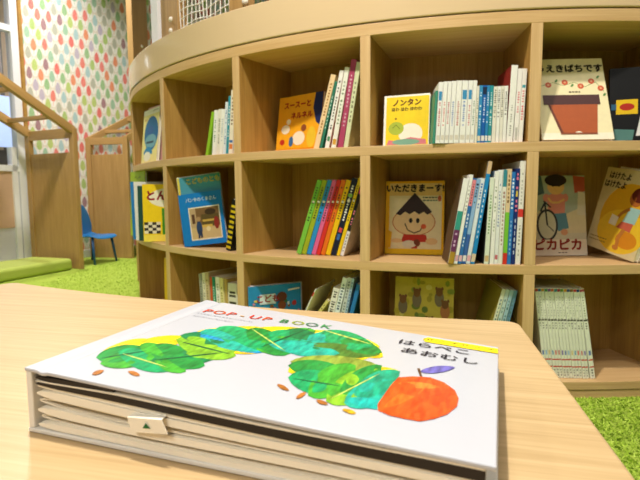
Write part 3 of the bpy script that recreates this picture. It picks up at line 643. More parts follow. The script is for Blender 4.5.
spine_row(3, .03, 340, 300, 310, [
 (313.2, 315.6, 322.5, 290, ('f0eee8', 'f0eee8', 'efede6'), [(.9, .96, .9, 'd03030')], 'white leaning book with a red mark, lowest left in third bottom cubby'),
 (320, 323.6, 327.5, 300, ('d8cc7a', 'd8cc7a', 'd8cc7a'), L(.5, .95, 6, '6a5a3a'), 'short yellowish book among the leaning ones of the bottom row'),
 (328.6, 335.4, 334.2, 287.5, ('e8e4da', 'e8e4da', 'e8e4da'), L(.6, .97, 7, '3a3630', w=.8), 'cream spine with bold dark print in the third bottom cubby'),
 (335.8, 341, 344.2, 277.5, ('e6ecee', 'e6ecee', 'e6ecee'), L(.55, .97, 8, '4a5a6a', w=.7), 'white spine with blue grey print left of the grey one, bottom row'),
 (341.2, 345.4, 348, 277.5, ('c4cac8', 'c4cac8', 'c4cac8'), L(.55, .97, 8, '6a7070', w=.6), 'light grey leaning spine in the third bottom cubby'),
 (345.6, 349.6, 352.2, 278.5, ('a9c4dc', 'a9c4dc', 'a9c4dc'), L(.55, .97, 8, '2a4a7a', w=.6), 'pale blue leaning spine left of the deep blue, bottom row'),
 (349.8, 354.4, 356.2, 284, ('2a78b8', '2a78b8', '2a78b8'), [], 'deep blue leaning spine against the divider in the bottom row'),
], g, ang=DIV[3], side='R')
def art(A):
    A.rect(0, 0, 1, 1, 'c9b24e'); random.seed(11)
    for k in range(40): A.ell(random.uniform(.04, .96), random.uniform(.04, .96), random.uniform(.03, .08), random.uniform(.02, .05), random.choice(['b8a43c', 'a8963a', 'd8c878', '6a7a3a', '8a9440']), 10)
    for u, v in ((.14, .66), (.38, .74), (.76, .76), (.86, .62), (.60, .42), (.34, .34), (.14, .3), (.85, .3)):
        A.ell(u, v, .08, .09, random.choice(['8a4a2c', '5a6a34', '9a5a3a', '7a6a5a', 'b0704a'])); A.ell(u, v + .08, .06, .05, '7a5030'); A.ell(u - .05, v + .12, .02, .02, '7a5030'); A.ell(u + .05, v + .12, .02, .02, '7a5030')
face_book(3, (394, 330, .10), (453, 330, .095), 277, .01, ('c9b24e', 'c9b24e', 'b8a040'), art, 'olive yellow patterned picture book half hidden behind the tabletop edge', tilt=6)
g = 'thin slanted books in the fourth cubby of the bottom row'
SC = ['d9dcc0', 'bcd0c8', '9ec0c8', '6a9ab4']; SN = ['cream', 'pale mint', 'pale aqua', 'grey blue']
spine_row(3, .03, 505, 300, 318, [(494.6 + 4.2 * i, 498.5 + 4.2 * i, 503.4 + 3.6 * i, 289 + .5 * i, (SC[i], SC[i], '8f8434'), L(.3, .9, 9, '5a7a7a', w=.5), '%s slanted spine in the fourth bottom cubby' % SN[i]) for i in range(4)], g, W=.19, ang=DIV[4], side='R')
g = 'set of matching white spines in the right bottom cubby'
rows = []; caps = ['c04a3a', '3a6a9a', 'd0a040', '4a8a5a', '8a5a9a', 'd06a3a', '3a8a9a', 'b03a5a', '6a9a3a', 'e0a030', '4a5a9a', '9a6a3a', 'd04a4a', '2a4a8a', 'c05a6a']
ordn = ['first', 'second', 'third', 'fourth', 'fifth', 'sixth', 'seventh', 'eighth', 'ninth', 'tenth', 'eleventh', 'twelfth', 'thirteenth', 'fourteenth']
pc = ['6a80b0', '9cc0d8', 'd8c484', '7aa8c0', 'd87a6c', 'cc8078', '8a7ab0']
for i in range(15):
    xt = 500 + .21875 * (158 + 13.3 * i); xb = 500 + .21875 * ((200 + 14.6 * i) if i < 14 else 410)
    wd = .21875 * (14.0 if i < 14 else 22)
    mk = [(.965, .995, .9, caps[i])] + L(.66, .92, 6, '8f9a80', w=.35) + [(.64, .66, .8, '4a4a3a')] + L(.55, .63, 2, '5a5a4a', w=.5) + [(.26, .31, .5, pc[i % 7]), (.20, .215, 1., 'c8402c'), (.12, .135, 1., 'c8402c')] + L(.02, .11, 2, '7a766c', w=.55)
    lab = ('%s white spine from the left in the matching set by the pillar' % ordn[i]) if i < 14 else 'last white spine of the matching set, leaning slightly apart at right'
    rows.append((xb, xb + wd, xt, 288.5 + .06 * i, ('e9ecd6', 'e9ecd6', 'eef0e0'), mk, lab, {'in': 0.001 * (i % 3)}))
spine_row(3, .03, 565, 330, 371.7, rows, g, W=.175, ang=DIV[4], side='L')

# ------------------------------------------------------------------ low table (an arc that echoes the counter) and the big book
TZ = ZC - .1637
TA0, TA1, TR0, TR1 = -29.9, -11.3, 2.722, 3.46
tbl = tag(empty('low_table', Matrix.Translation(polar(-20.6, 3.1))), 'low pale maple table with a curved edge under the big white pop-up book', 'table')
TI = tbl.matrix_world.inverted()
def arc_outline(r0, r1, a0, a1, rad, n=40):
    pts = []
    def corner(a, r, sa, sr):                      # rounded corner, drawn from the straight side to the arc or back
        out = []
        ca, crr = a + sa * math.degrees(rad / r), r + sr * rad
        for k in range(6):
            t = R(90 * k / 5); out.append((ca - sa * math.degrees(rad / r) * math.cos(t), crr - sr * rad * math.sin(t)))
        return out
    c1 = corner(a0, r0, 1, 1); c2 = corner(a1, r0, -1, 1)[::-1]; c3 = corner(a1, r1, -1, -1); c4 = corner(a0, r1, 1, -1)[::-1]
    pts = c1 + [(a0 + (a1 - a0) * k / n, r0) for k in range(2, n - 1)] + c2 + c3 + [(a1 + (a0 - a1) * k / n, r1) for k in range(2, n - 1)] + c4
    return pts
def slab(outline, z0, z1):
    m = MB(); n = len(outline); P = [polar(a, r) for a, r in outline]; vs = [(p[0], p[1], z1) for p in P] + [(p[0], p[1], z0) for p in P]
    t = R(0); gr = [(x * .97 - y * .24, x * .24 + y * .97, z) for x, y, z in vs]
    m.add(vs, [tuple(range(n))] if False else [tuple(range(n)), tuple(range(2 * n - 1, n - 1, -1))], 'ffffff', gr)
    for i in range(n):
        j = (i + 1) % n; m.f.append([i, n + i, n + j, j]); m.c.append(lin('ffffff')); m.sm.append(False)
    return m
m = slab(arc_outline(TR0, TR1, TA0, TA1, .018), TZ - .026, TZ); m.v = [tuple(TI @ Vector(p)) for p in m.v]; m.build('tabletop', 'table', tbl, .002)
m = MB(); m.ring(TR0 + .06, TR1 - .06, TZ - .085, TZ - .026, TA0 + 2, TA1 - 2, 30); m.v = [tuple(TI @ Vector(p)) for p in m.v]; m.build('apron', 'table', tbl)
for a in (TA0 + 2.2, TA1 - 2.2):
    for r in (TR0 + .08, TR1 - .08):
        x, y, _ = polar(a, r); m = MB(); m.tube([(x, y, 0), (x, y, TZ - .05)], .018, 12, r2=.022); m.v = [tuple(TI @ Vector(p)) for p in m.v]; m.build('leg', 'steel', tbl)

BW, BH, BT = .305, .2257, .0458
th = -.347; bc, bs = math.cos(th), math.sin(th)
BM = Matrix(((bc, -bs, 0, -.2029), (bs, bc, 0, .3321), (0, 0, 1, TZ + .0004), (0, 0, 0, 1)))
pop = tag(empty('popup_book', BM), 'big white pop-up book with green and orange collage cover on the low table', 'book')
def ctop(u, v): return BT - (u / BW) * (.0145 + .0086 * v / BH)
CT = .0026
def sheet(fz, u0, u1, v0, v1, t, nu=30, nv=6, col='ffffff'):
    """a thin board or leaf whose top follows fz(u, v)"""
    m = MB(); vs = []
    for j in range(nv + 1):
        for i in range(nu + 1):
            u = u0 + (u1 - u0) * i / nu; v = v0 + (v1 - v0) * j / nv; z = fz(u, v); vs.append((u, v, z))
    k = len(vs); vs += [(x, y, z - t) for x, y, z in vs]
    w = nu + 1; fs = []
    for j in range(nv):
        for i in range(nu):
            a = j * w + i; fs += [(a, a + 1, a + w + 1, a + w), (k + a, k + a + w, k + a + w + 1, k + a + 1)]
    for i in range(nu): fs += [(i, k + i, k + i + 1, i + 1), (nv * w + i, nv * w + i + 1, k + nv * w + i + 1, k + nv * w + i)]
    for j in range(nv): fs += [(j * w, (j + 1) * w, k + (j + 1) * w, k + j * w), (j * w + nu, k + j * w + nu, k + (j + 1) * w + nu, (j + 1) * w + nu)]
    m.add(vs, fs, col); return m
# the front board has a hinge groove a little way in from the spine
def ftop(u, v): return ctop(u, v) - .0011 * math.exp(-((u - .016) / .0035) ** 2)
sheet(ftop, 0, BW, 0, BH, CT, 160, 4).build('front_cover', 'cover', pop, .0007)
m = sheet(lambda u, v: .0030, 0, BW + .001, 0, BH, .003, 4, 2); m.build('back_cover', 'board', pop, .0008)
m = MB(); m.box(.0003, .0055, .0005, BH - .0005, .0030, BT - CT - .0002); m.build('spine', 'board', pop, .001)
# folded leaves, each one a doubled sheet with a round fold at the spine
def leaf(cen, gap, mat, name='page', v0=.004, t=.0008, u0=.0085, u1=.300, wob=.0003, ph=0., full=False):
    """cen, gap: heights and half openings at the spine, a quarter of the way and at the fore-edge"""
    m = MB(); N = 40; path = []
    def lp(q, u):
        f = u / u1
        return q[0] + (q[1] - q[0]) * f / .25 if f < .25 else q[1] + (q[2] - q[1]) * (f - .25) / .75
    f = lambda u: lp(cen, u) + wob * math.sin(ph + u * 26) * min(1, u / .06)
    g = lambda u: lp(gap, u) * min(1, ((u - u0) / .02) ** .5 if u > u0 else 0)
    us = [u0 + (u1 - u0) * (k / N) ** 1.5 for k in range(N + 1)]
    path = [(u, f(u) + g(u)) for u in us[::-1]] + [(u, f(u) - g(u)) for u in us[1:]]
    P = [Vector(p) for p in path]; n = len(P); off = []
    for i in range(n):
        d = (P[min(i + 1, n - 1)] - P[max(i - 1, 0)]).normalized(); q = Vector((-d.y, d.x)) * (t / 2); off.append((P[i] + q, P[i] - q))
    dz = lambda u, v: -(max(u, 0) / BW) * .0086 * v / BH * min(1, cen[0] / .03)
    vs = []
    for v in (v0, .2215):
        for a, b in off: vs += [(a.x, v, a.y + dz(a.x, v)), (b.x, v, b.y + dz(b.x, v))]
    k = 2 * n; fs = []
    for i in range(n - 1):
        a = 2 * i; fs += [(a, a + 1, a + 3, a + 2), (k + a, k + a + 2, k + a + 3, k + a + 1), (a, a + 2, k + a + 2, k + a), (a + 1, k + a + 1, k + a + 3, a + 3)]
    if full:                                             # closes the leaf's open middle; dark leaves also fill in the gap's shade
        for i in range(n // 2): a, b = 2 * i, 2 * (n - 1 - i); fs.append((a, a + 2, b - 2, b))
    m.add(vs, fs, 'ffffff'); return m.build(name, mat, pop)
M['leafpaper'] = plain('cream_board_page', 'f6efdc', .65, scale=120, var=.05)
M['leafdark'] = plain('dark_brown_page_and_gap_shade', '1a110b', .6, scale=60, var=.5)  # stands for a dark page and the shaded gap under the cover together
M['leafgrey'] = plain('greyed_board_page', 'eee6d2', .65, scale=120, var=.06)
leaf((.0062, .0052, .0046), (.0021, .0014, .0011), 'leafpaper', v0=.0012, ph=.3, full=True)
leaf((.0112, .0092, .0072), (.0022, .0014, .0009), 'leafgrey', v0=.0042, ph=1.3)
leaf((.0168, .0140, .0103), (.0026, .0019, .0013), 'leafpaper', v0=.0014, ph=2.2, wob=.0004, full=True)
leaf((.0229, .0195, .0140), (.0026, .0020, .0012), 'leafgrey', v0=.0036, ph=3.4, wob=.0005)
leaf((.0286, .0250, .0176), (.0026, .0022, .0015), 'leafpaper', v0=.0016, ph=.7, wob=.0004, full=True)
leaf((.0336, .0301, .0208), (.0014, .0014, .0011), 'leafpaper', v0=.0024, ph=1.9, full=True)
leaf((.0353, .0332, .0246), (.0010, .0018, .0027), 'leafdark', name='dark_page_gap_shade', v0=.0010, t=.0005, full=True)
leaf((.0370, .0362, .0282), (.0003, .0003, .0003), 'leafgrey', v0=.0008, t=.0005)
leaf((.0402, .0386, .0384), (.0026, .0014, .0008), 'leafdark', name='dark_page_gap_shade', v0=.0010, t=.0005, u1=.075, full=True)
# pull tab with a green arrow
def vplane(x, y, v=-.003):                           # point of the near face of the book seen at a pixel, in book coordinates
    r = Vector(ray(x, y)); bi = BM.inverted(); o = bi @ Vector((0, 0, ZC)); d = bi.to_3x3() @ r
    k = (v - o.y) / d.y; p = o + d * k; return (p.x, v, p.z)
q = [vplane(127, 417), vplane(161, 420, -.004), vplane(167.5, 434.5, -.004), vplane(132, 432)]
m = MB(); vs = q + [(a, b + .0006, c) for a, b, c in q] + [(q[0][0], .03, q[0][2] + .001), (q[1][0], .03, q[1][2] + .001)]
m.add(vs, [(0, 3, 2, 1), (4, 5, 6, 7), (0, 1, 5, 4), (1, 2, 6, 5), (2, 3, 7, 6), (3, 0, 4, 7), (0, 8, 9, 1)]); tab = m.build('pull_tab', 'leafpaper', pop)
q = [vplane(145.5, 423.2, -.0042), vplane(150.5, 428.7, -.0042), vplane(142.5, 428.2, -.0042)]
m = MB(); m.add(q, [(0, 2, 1)], '1f6a34'); m.build('arrow_mark', 'print', tab)

# print on the front cover: positions read off along the cover surface
def cuv(x, y):
    """point of the tilted cover seen at a pixel, in cover coordinates"""
    d = Vector(ray(x, y)); bi = BM.inverted(); o = bi @ Vector((0, 0, ZC)); d = bi.to_3x3() @ d; z = BT
    for _ in range(12):
        p = o + d * ((z - o.z) / d.z); z = ctop(p.x, p.y)
    return (p.x, p.y)
class Cover:
    def __init__(s): s.m = MB(); s.k = 0
    def poly(s, pts, col, uv=False):
        s.k += 1; P = [p if uv else cuv(*p) for p in pts]; e = .0003 + .000004 * s.k
        c = (sum(p[0] for p in P) / len(P), sum(p[1] for p in P) / len(P)); n = len(P)
        vs = [(u, v, ftop(u, v) + e) for u, v in P] + [(c[0], c[1], ftop(*c) + e)]
        s.m.add(vs, [(i, (i + 1) % n, n) for i in range(n)], col)
    def ell(s, x, y, rx, ry, col, rot=0, n=26):
        c, q = math.cos(R(rot)), math.sin(R(rot)); s.poly([(x + c * rx * math.cos(t) - q * ry * math.sin(t), y + q * rx * math.cos(t) + c * ry * math.sin(t)) for t in [2 * math.pi * i / n for i in range(n)]], col)
    def leaf(s, x0, y0, x1, y1, w, col, n=14):
        d = (x1 - x0, y1 - y0); L = math.hypot(*d); nx, ny = -d[1] / L, d[0] / L; up, dn = [], []
        for i in range(n + 1):
            t = i / n; h = w * (math.sin(math.pi * t) ** .62) * (1.08 - .16 * t)
            up.append((x0 + d[0] * t + nx * h, y0 + d[1] * t + ny * h)); dn.append((x0 + d[0] * t - nx * h, y0 + d[1] * t - ny * h))
        s.poly(up + dn[-2:0:-1], col)
    def build(s, name, mat='print'): return s.m.build(name, mat, pop)
def txt(c, body, size, u, v, col, du=0, rot=0, bold=.03, sx=1.0):
    vs, fs = text_polys(body, size, bold, sx); q, w = math.cos(R(rot)), math.sin(R(rot)); c.k += 1; e = .0003 + .000004 * c.k
    P = [(u + q * a - w * b, v + w * a + q * b) for a, b in vs]
    c.m.add([(a, b, ftop(a, b) + e) for a, b in P], fs, col)
c = Cover()
Yl, G1, G2, G3, G4, G5, TQ = 'f2cf1c', '1f8a3a', '3fa22f', '12a05f', '7db52a', '0f7a45', '18a890'
# plain leafy garland: yellow leaves peep out behind overlapping green ones along an arch
for a in [(98, 357, 150, 340, 7), (130, 347, 190, 338, 6), (178, 343, 222, 329, 5), (205, 334, 262, 328, 4), (245, 331, 310, 330.5, 4), (290, 332, 352, 337, 4), (330, 335, 380, 347, 5), (352, 340, 383, 357, 8), (330, 362, 380, 352, 5), (288, 372, 312, 362, 6), (155, 366, 180, 370, 4), (225, 351, 262, 352, 3), (355, 372, 400, 372, 5)]:
    c.leaf(*a, Yl)
for x0, y0, x1, y1, w, k in [
 (96, 358, 150, 350, 8.5, G1), (100, 364, 158, 356, 8, G2), (118, 352, 172, 370, 10, G3), (140, 345, 186, 372, 11, G2), (150, 362, 228, 352, 9, G5), (148, 348, 205, 366, 11, G1),
 (176, 340, 236, 356, 11, G4), (186, 354, 244, 346, 8, G4), (190, 333, 262, 353, 6, '1e8fc0'), (180, 336, 240, 342, 6, G5), (200, 332, 262, 350, 9, TQ), (214, 330, 272, 347, 10, G3), (246, 331, 290, 354, 11, G1),
 (256, 350, 316, 331, 10, G2), (284, 332, 332, 353, 11, G5), (262, 337, 318, 339, 8, G3), (290, 352, 352, 335, 11, TQ), (318, 334, 376, 348, 9, G3), (340, 341, 382, 353, 7.5, G1), (296, 347, 380, 355, 7, '4a7a2c'), (268, 344, 340, 354, 7, TQ),
 (290, 362, 378, 366, 8, '8aa03a'), (288, 366, 350, 374, 9, G1), (288, 378, 346, 388, 12, G3), (308, 396, 356, 366, 14, G2), (326, 402, 384, 372, 15, G4), (340, 394, 382, 366, 10, G1), (344, 404, 398, 384, 13, TQ), (354, 396, 400, 372, 11, '14a07a'), (346, 400, 392, 408, 5, '12b0a4')]:
    c.leaf(x0, y0, x1, y1, w, k)
for x0, y0, x1, y1 in [(100, 359, 148, 351), (122, 354, 168, 368), (152, 361, 224, 353), (180, 342, 232, 355), (250, 328, 286, 352), (260, 348, 312, 328), (322, 330, 372, 345), (292, 379, 342, 387), (330, 400, 380, 374)]:
    c.leaf(x0, y0, x1, y1, .7, 'b8c860' if x0 % 4 else '0a5a34')
# small dry leaves fallen below the garland
for x, y, dx, dy in ((98, 373, 6, -2), (134, 374, -6, -2), (283, 388, 6, 3), (301, 396, 5, -3), (322, 403, 6, 2), (349, 412, -7, -2)):
    c.leaf(x - dx, y - dy, x + dx, y + dy, 2.0, 'a8682a' if x < 340 else 'c89a1c')
# rounded orange fruit at the end of the garland with a stalk and one violet leaf
c.poly([(421, 380), (423, 380), (420, 369), (417, 369)], '6a4a2a'); c.leaf(420, 372, 455, 368, 3.4, '6a62b0')
c.poly([(398, 378), (412, 377), (430, 378), (444, 383), (455, 391), (458.5, 399), (457, 407), (447, 415), (434, 419.5), (420, 422), (405, 419.5), (389, 416), (378, 411), (377.5, 405), (383, 397), (390, 387)], 'e8541c')
c.leaf(384, 408, 430, 384, 5, 'ee6a22'); c.leaf(404, 414, 452, 394, 6, 'e04a18'); c.leaf(398, 384, 440, 388, 3, 'f0782c')
c.build('cover_picture', 'paint')
c = Cover(); c.k = 80
u0, v0 = cuv(204.5, 311); u1, v1 = cuv(273, 320.5)
t1 = 'POP-UP'; cols = ['d8492c', 'e2622e', 'd84a34', 'e8a02c', 'd8402c', 'e25a2c']
for i, ch in enumerate(t1):
    f = i / 5.0; txt(c, ch, .0172, u0 + .004 + (u1 - u0 - .0105) * f, v0 + (v1 - v0) * f, cols[i], bold=.02)
u0, v0 = cuv(279, 321); u1, v1 = cuv(328, 327.5); cols = ['3f8a4a', 'a8b83a', '5a8a6a', '4a9a5a']
for i, ch in enumerate('BOOK'):
    f = i / 3.0; txt(c, ch, .0165, u0 + .0055 + (u1 - u0 - .0075) * f, v0 + (v1 - v0) * f, cols[i], bold=.02)
c.build('title_lettering'); c = Cover(); c.k = 90
ua, va = cuv(424, 337.8); ub, vb = cuv(497.8, 351.5); va2 = cuv(425, 342)[1]
c.poly([(ua + .003, va + .0015), (ua, (va + va2) / 2), (ua + .003, va2 - .001), (BW - .0004, va2 - .001), (BW - .0004, va + .0015)], 'f6d818', uv=True)
txt(c, 'ポップアップ', .0088, (ua + BW) / 2 - .002, (va + va2) / 2, '5a4a20', bold=.02, sx=1.18)
c.build('title_lettering'); c = Cover(); c.k = 100
u0, v0 = cuv(397, 341); u1, v1 = cuv(473, 354.5); txt(c, 'はらぺこ', (u1 - u0) / 4.1, (u0 + u1) / 2, (v0 + v1) / 2 - .0005, '36323a', bold=.02)
u0, v0 = cuv(399, 349.5); u1, v1 = cuv(481, 364); txt(c, 'あおむし', (u1 - u0) / 4.1, (u0 + u1) / 2, (v0 + v1) / 2 - .0005, '36323a', bold=.02)
c.build('title_lettering'); c = Cover(); c.k = 110
random.seed(5)
for r_ in range(2):
    ua, va = cuv(197 - 4 * r_, 313.5 + 2.6 * r_); x = ua
    while x < ua + .062 - .02 * r_:
        w = random.uniform(.001, .003); c.poly([(x, va), (x + w, va), (x + w, va + .0013), (x, va + .0013)], '8a8c96', uv=True); x += w + .0012
c.build('small_print')

# ------------------------------------------------------------------ room
m = MB(); m.box(-9, 9, -5, 11, -.05, 0); struct(m.build('floor', 'carpet'))
# tufts of pile where the carpet is near enough to show them
random.seed(21); m = MB(); GC = ['9ab836', 'aac844', 'b6d24c', 'c2dc5c', '90ae2e']
for k in range(30000):
    if k < 24000: x, y = random.uniform(.33, 1.25), random.uniform(.75, 1.47)
    else: x, y = random.uniform(-1.9, -.9), random.uniform(2.6, 4.6)
    if math.hypot(x - C0[0], y - C0[1]) < R0 + .004: continue
    a = random.uniform(0, 6.28); h = random.uniform(.003, .0075); w = random.uniform(.002, .0038); dx, dy = math.cos(a) * w, math.sin(a) * w; tx, ty = random.gauss(0, .005), random.gauss(0, .005)
    m.add([(x - dx, y - dy, -.001), (x + dx, y + dy, -.001), (x + dx * .5 + tx, y + dy * .5 + ty, h), (x - dx * .5 + tx, y - dy * .5 + ty, h * .9)], [(0, 1, 2, 3)], random.choice(GC))
M['pile'] = printed('carpet_pile', .9, .1)
o = m.build('carpet_pile', 'pile'); o['kind'] = 'stuff'; tag(o, 'bright green looped carpet pile covering the floor around the shelf', 'carpet')

# wallpapered wall behind the booths
WD = Vector((.62, .78, 0)).normalized(); WN = Vector((WD.y, -WD.x, 0)); WP = Vector((-2.235, 4.82, 0))
def frame(origin, xd, yd): 
    xd, yd = Vector(xd), Vector(yd); z = Vector((0, 0, 1))
    return Matrix(((xd.x, yd.x, 0, origin[0]), (xd.y, yd.y, 0, origin[1]), (0, 0, 1, origin[2] if len(origin) > 2 else 0), (0, 0, 0, 1)))
wm = frame(WP, WD, -WN)
def at(o, mt): o.matrix_world = mt; return o
m = MB(); m.box(-.535, 7, 0, .12, 0, 3.2); struct(at(m.build('wall_back', 'wallpaper'), wm))
m = MB(); m.box(-.535, 7, -.012, -.0005, 0, .07); struct(at(m.build('baseboard_back', 'white'), wm))
m = MB(); m.box(-2.5, 9, 10.2, 10.3, 0, 4.2); struct(m.build('wall_far', 'hallpaint'))
# window wall on the left
ND = Vector((-.42, -.907, 0)).normalized(); PD = Vector((-.907, .42, 0)).normalized()
wp = Vector((-2.5, 4.36, 0)); gm = frame(wp, ND, PD)          # local x runs towards the camera side along the glazing, local y away from the room
def gx(px, y=150, off=0):                                     # distance along the glazing seen at a pixel column
    r = ray(px, y); n = PD; k = (n.x * (wp.x + n.x * off) + n.y * (wp.y + n.y * off)) / (n.x * r[0] + n.y * r[1]); p = r * k; return (p[0] - wp.x) * ND.x + (p[1] - wp.y) * ND.y
win = struct(empty('window_1', gm))
xa, xb = gx(23.5), gx(16.5); E_ = 3.2
m = MB(); m.box(xa, xb, -.02, .05, 0, 3.2); m.build('window_frame', 'white', win)
m = MB(); m.box(gx(28.6), gx(25.5), -.015, .05, 0, 3.2); m.build('shaded_wall_return', 'shelf', win)  # wallpaper return in shadow, its shade given as a brown wood colour
m = MB(); m.box(gx(16.5), E_, -.018, .045, 1.94, 1.99); m.build('mullion', 'white', win)
m = MB(); m.box(gx(16.5), E_, -.018, .045, .80, .85); m.build('mullion', 'white', win)
m = MB(); m.box(gx(15.2), gx(10.2), -.018, .045, 0, 1.0); m.build('mullion', 'white', win)
m = MB(); m.box(gx(16.5), E_, .018, .024, .85, 3.2); m.build('pane', 'glass', win)
m = MB(); m.box(gx(10.2), E_, .0, .03, .33, .80); m.build('lower_panel', 'pink', win)
m = MB(); m.box(gx(25.5), E_, .005, .035, .0, .33); m.build('kick_panel', 'lav', win)
m = MB(); m.box(gx(25.5), gx(23.5), .0, .04, 0, 3.2); m.build('infill_strip', 'edge', win)
m = MB(); m.box(gx(16.5), gx(15.2), .005, .03, 0, .85); m.build('infill_strip', 'lav', win)
# the hall seen through the glass
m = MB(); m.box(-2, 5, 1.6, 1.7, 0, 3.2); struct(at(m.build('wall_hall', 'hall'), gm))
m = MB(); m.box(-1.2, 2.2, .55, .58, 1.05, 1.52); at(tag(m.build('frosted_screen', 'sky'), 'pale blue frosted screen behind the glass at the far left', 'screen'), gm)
m = MB(); m.tube([(-.66, 1.3, 0), (-.66, 1.3, 3.0)], .022, 14); at(tag(m.build('hall_pipe', 'dark'), 'thin dark vertical pipe seen through the window at far left', 'pipe'), gm)
m = MB(); m.box(-1.2, 1.4, .56, .8, .80, 1.02); at(tag(m.build('grey_counter', 'dark'), 'dark grey counter edge seen through the window glass', 'counter'), gm)

# ------------------------------------------------------------------ house-shaped booths
def booth(name, P0, P1, H, rd, rise, slot, label, L=1.15, pw=.055, first=0, battens=(.28, .62, .95)):
    """side panel from P0 to P1 with a slot near its top, and two rafters rising along rd"""
    P0, P1 = Vector(P0), Vector(P1); d = (P1 - P0).normalized(); ln = (P1 - P0).length; nn = Vector((-d.y, d.x, 0))
    mt = frame((P0.x, P0.y, 0), d, nn); root = tag(empty(name, mt), label, 'booth frame'); mi = mt.inverted()
    t = .02
    for x in (0, ln - pw):
        m = MB(); m.box(x, x + pw, -t, t, 0, H, ga=(2, 0, 1)); m.build('post', 'booth', root, .003)
    m = MB(); m.box(pw, ln - pw, -t * .9, t * .9, H - slot[0], H, ga=(0, 1, 2)); m.build('top_rail', 'booth', root, .002)
    m = MB(); m.box(pw, ln - pw, -t * .55, t * .55, 0, H - slot[1], ga=(2, 0, 1)); m.build('side_panel', 'booth', root, .002)
    rd = Vector(rd).normalized(); ends = []
    for x in (pw / 2, ln - pw / 2):
        a = P0 + d * x + Vector((0, 0, H - .02)); b = a + rd * L + Vector((0, 0, rise * L)); ends.append((a, b))
        m = MB(); m.beam(mi @ a, mi @ b, .045, .06); m.build('rafter', 'booth', root, .003)
    for k in battens:
        a = ends[0][0].lerp(ends[0][1], k); b = ends[1][0].lerp(ends[1][1], k)
        m = MB(); m.beam(mi @ a, mi @ b, .04, .03); m.build('batten', 'booth', root, .002)
    # the ridge and the rafters of the far slope with their own posts
    m = MB(); m.beam(mi @ ends[0][1], mi @ ends[1][1], .05, .05); m.build('ridge', 'booth', root, .002)
    for a, b in ends:
        c_ = a + 2 * rd * L
        m = MB(); m.beam(mi @ b, mi @ c_, .045, .06); m.build('rafter', 'booth', root, .003)
        m = MB(); p = mi @ c_; m.box(p.x - .025, p.x + .025, p.y - .02, p.y + .02, 0, H, ga=(2, 0, 1)); m.build('post', 'booth', root, .003)
    return root
booth('house_booth', (-1.935, 4.03, 0), (-2.47, 4.285, 0), 1.13, (-.42, -.907, 0), .52, (.075, .19), 'near wooden house-shaped booth frame at far left beside the green cushion', L=.85, battens=(.2, .55))
booth('house_booth', (-1.765, 4.69, 0), (-2.20, 4.79, 0), 1.13, (.70, .71, 0), .58, (.065, .155), 'farther wooden house-shaped booth frame with a small slot behind the blue chair', L=.7, battens=(.22, .55))

# bench cushion inside the near booth
fd = Vector((.336, .94, 0)).normalized(); lf = Vector((-fd.y, fd.x, 0))
cm = frame((-1.985, 3.99, 0), -fd, lf)
m = MB(); m.box(0, 1.3, 0, .42, 0, .095)
cu = tag(at(m.build('bench_cushion', 'cushion', None, .03), cm), 'long green vinyl floor cushion lying inside the near booth at far left', 'cushion'); cu.modifiers['bevel'].segments = 5
m2 = MB(); m2.box(0, 1.0, 0, .38, 0, .095); o = tag(at(m2.build('bench_cushion', 'cushion', None, .03), frame((-1.60, 4.72, 0), (.62, .78, 0), (-.78, .62, 0))), 'green vinyl floor cushion glimpsed right of the farther booth panel', 'cushion'); o.modifiers['bevel'].segments = 5

# ------------------------------------------------------------------ blue child chair
cd = Vector((.96, -.27, 0)).normalized(); cl = Vector((-cd.y, cd.x, 0))
chm = frame((-2.035, 4.42, 0), cd, cl)               # x forward, y to the chair's left
ch = tag(empty('child_chair', chm), 'small blue plastic child chair half hidden behind the near booth panel', 'chair')
SH = .232
def shell(prof, half, t, nm):
    """surface swept along a profile (x, z) with half widths, given real thickness"""
    m = MB(); n = 8; vs = []
    for (x, z), h in zip(prof, half):
        for j in range(n + 1):
            s_ = -1 + 2 * j / n; vs.append((x - .012 * s_ * s_ * (1 if nm == 'backrest' else 0), h * s_, z + (.010 * s_ * s_ if nm == 'seat' else 0)))
    w = n + 1; fs = [(i * w + j, i * w + j + 1, (i + 1) * w + j + 1, (i + 1) * w + j) for i in range(len(prof) - 1) for j in range(n)]
    m.add(vs, fs, smooth=True); o = m.build(nm, 'bluep', ch); sd = o.modifiers.new('thick', 'SOLIDIFY'); sd.thickness = t; sd.offset = 0
    ss = o.modifiers.new('sub', 'SUBSURF'); ss.levels = 1; ss.render_levels = 2
shell([(-.10, SH + .035), (-.08, SH + .008), (-.03, SH - .004), (.04, SH), (.12, SH + .006), (.165, SH - .003), (.178, SH - .018)], [.115, .14, .15, .155, .155, .145, .12], .010, 'seat')
shell([(-.078, SH + .010), (-.092, SH + .05), (-.100, SH + .11), (-.112, SH + .20), (-.122, SH + .255), (-.126, SH + .28)], [.12, .145, .155, .13, .10, .075], .010, 'backrest')
for x, y, ex, ey in ((.12, .12, .03, .02), (.12, -.12, .03, -.02), (-.08, .12, -.03, .02), (-.08, -.12, -.03, -.02)):
    m = MB(); m.tube([(x, y, SH), (x + ex, y + ey, 0)], .012, 10, r2=.010); m.build('leg', 'bluel', ch)

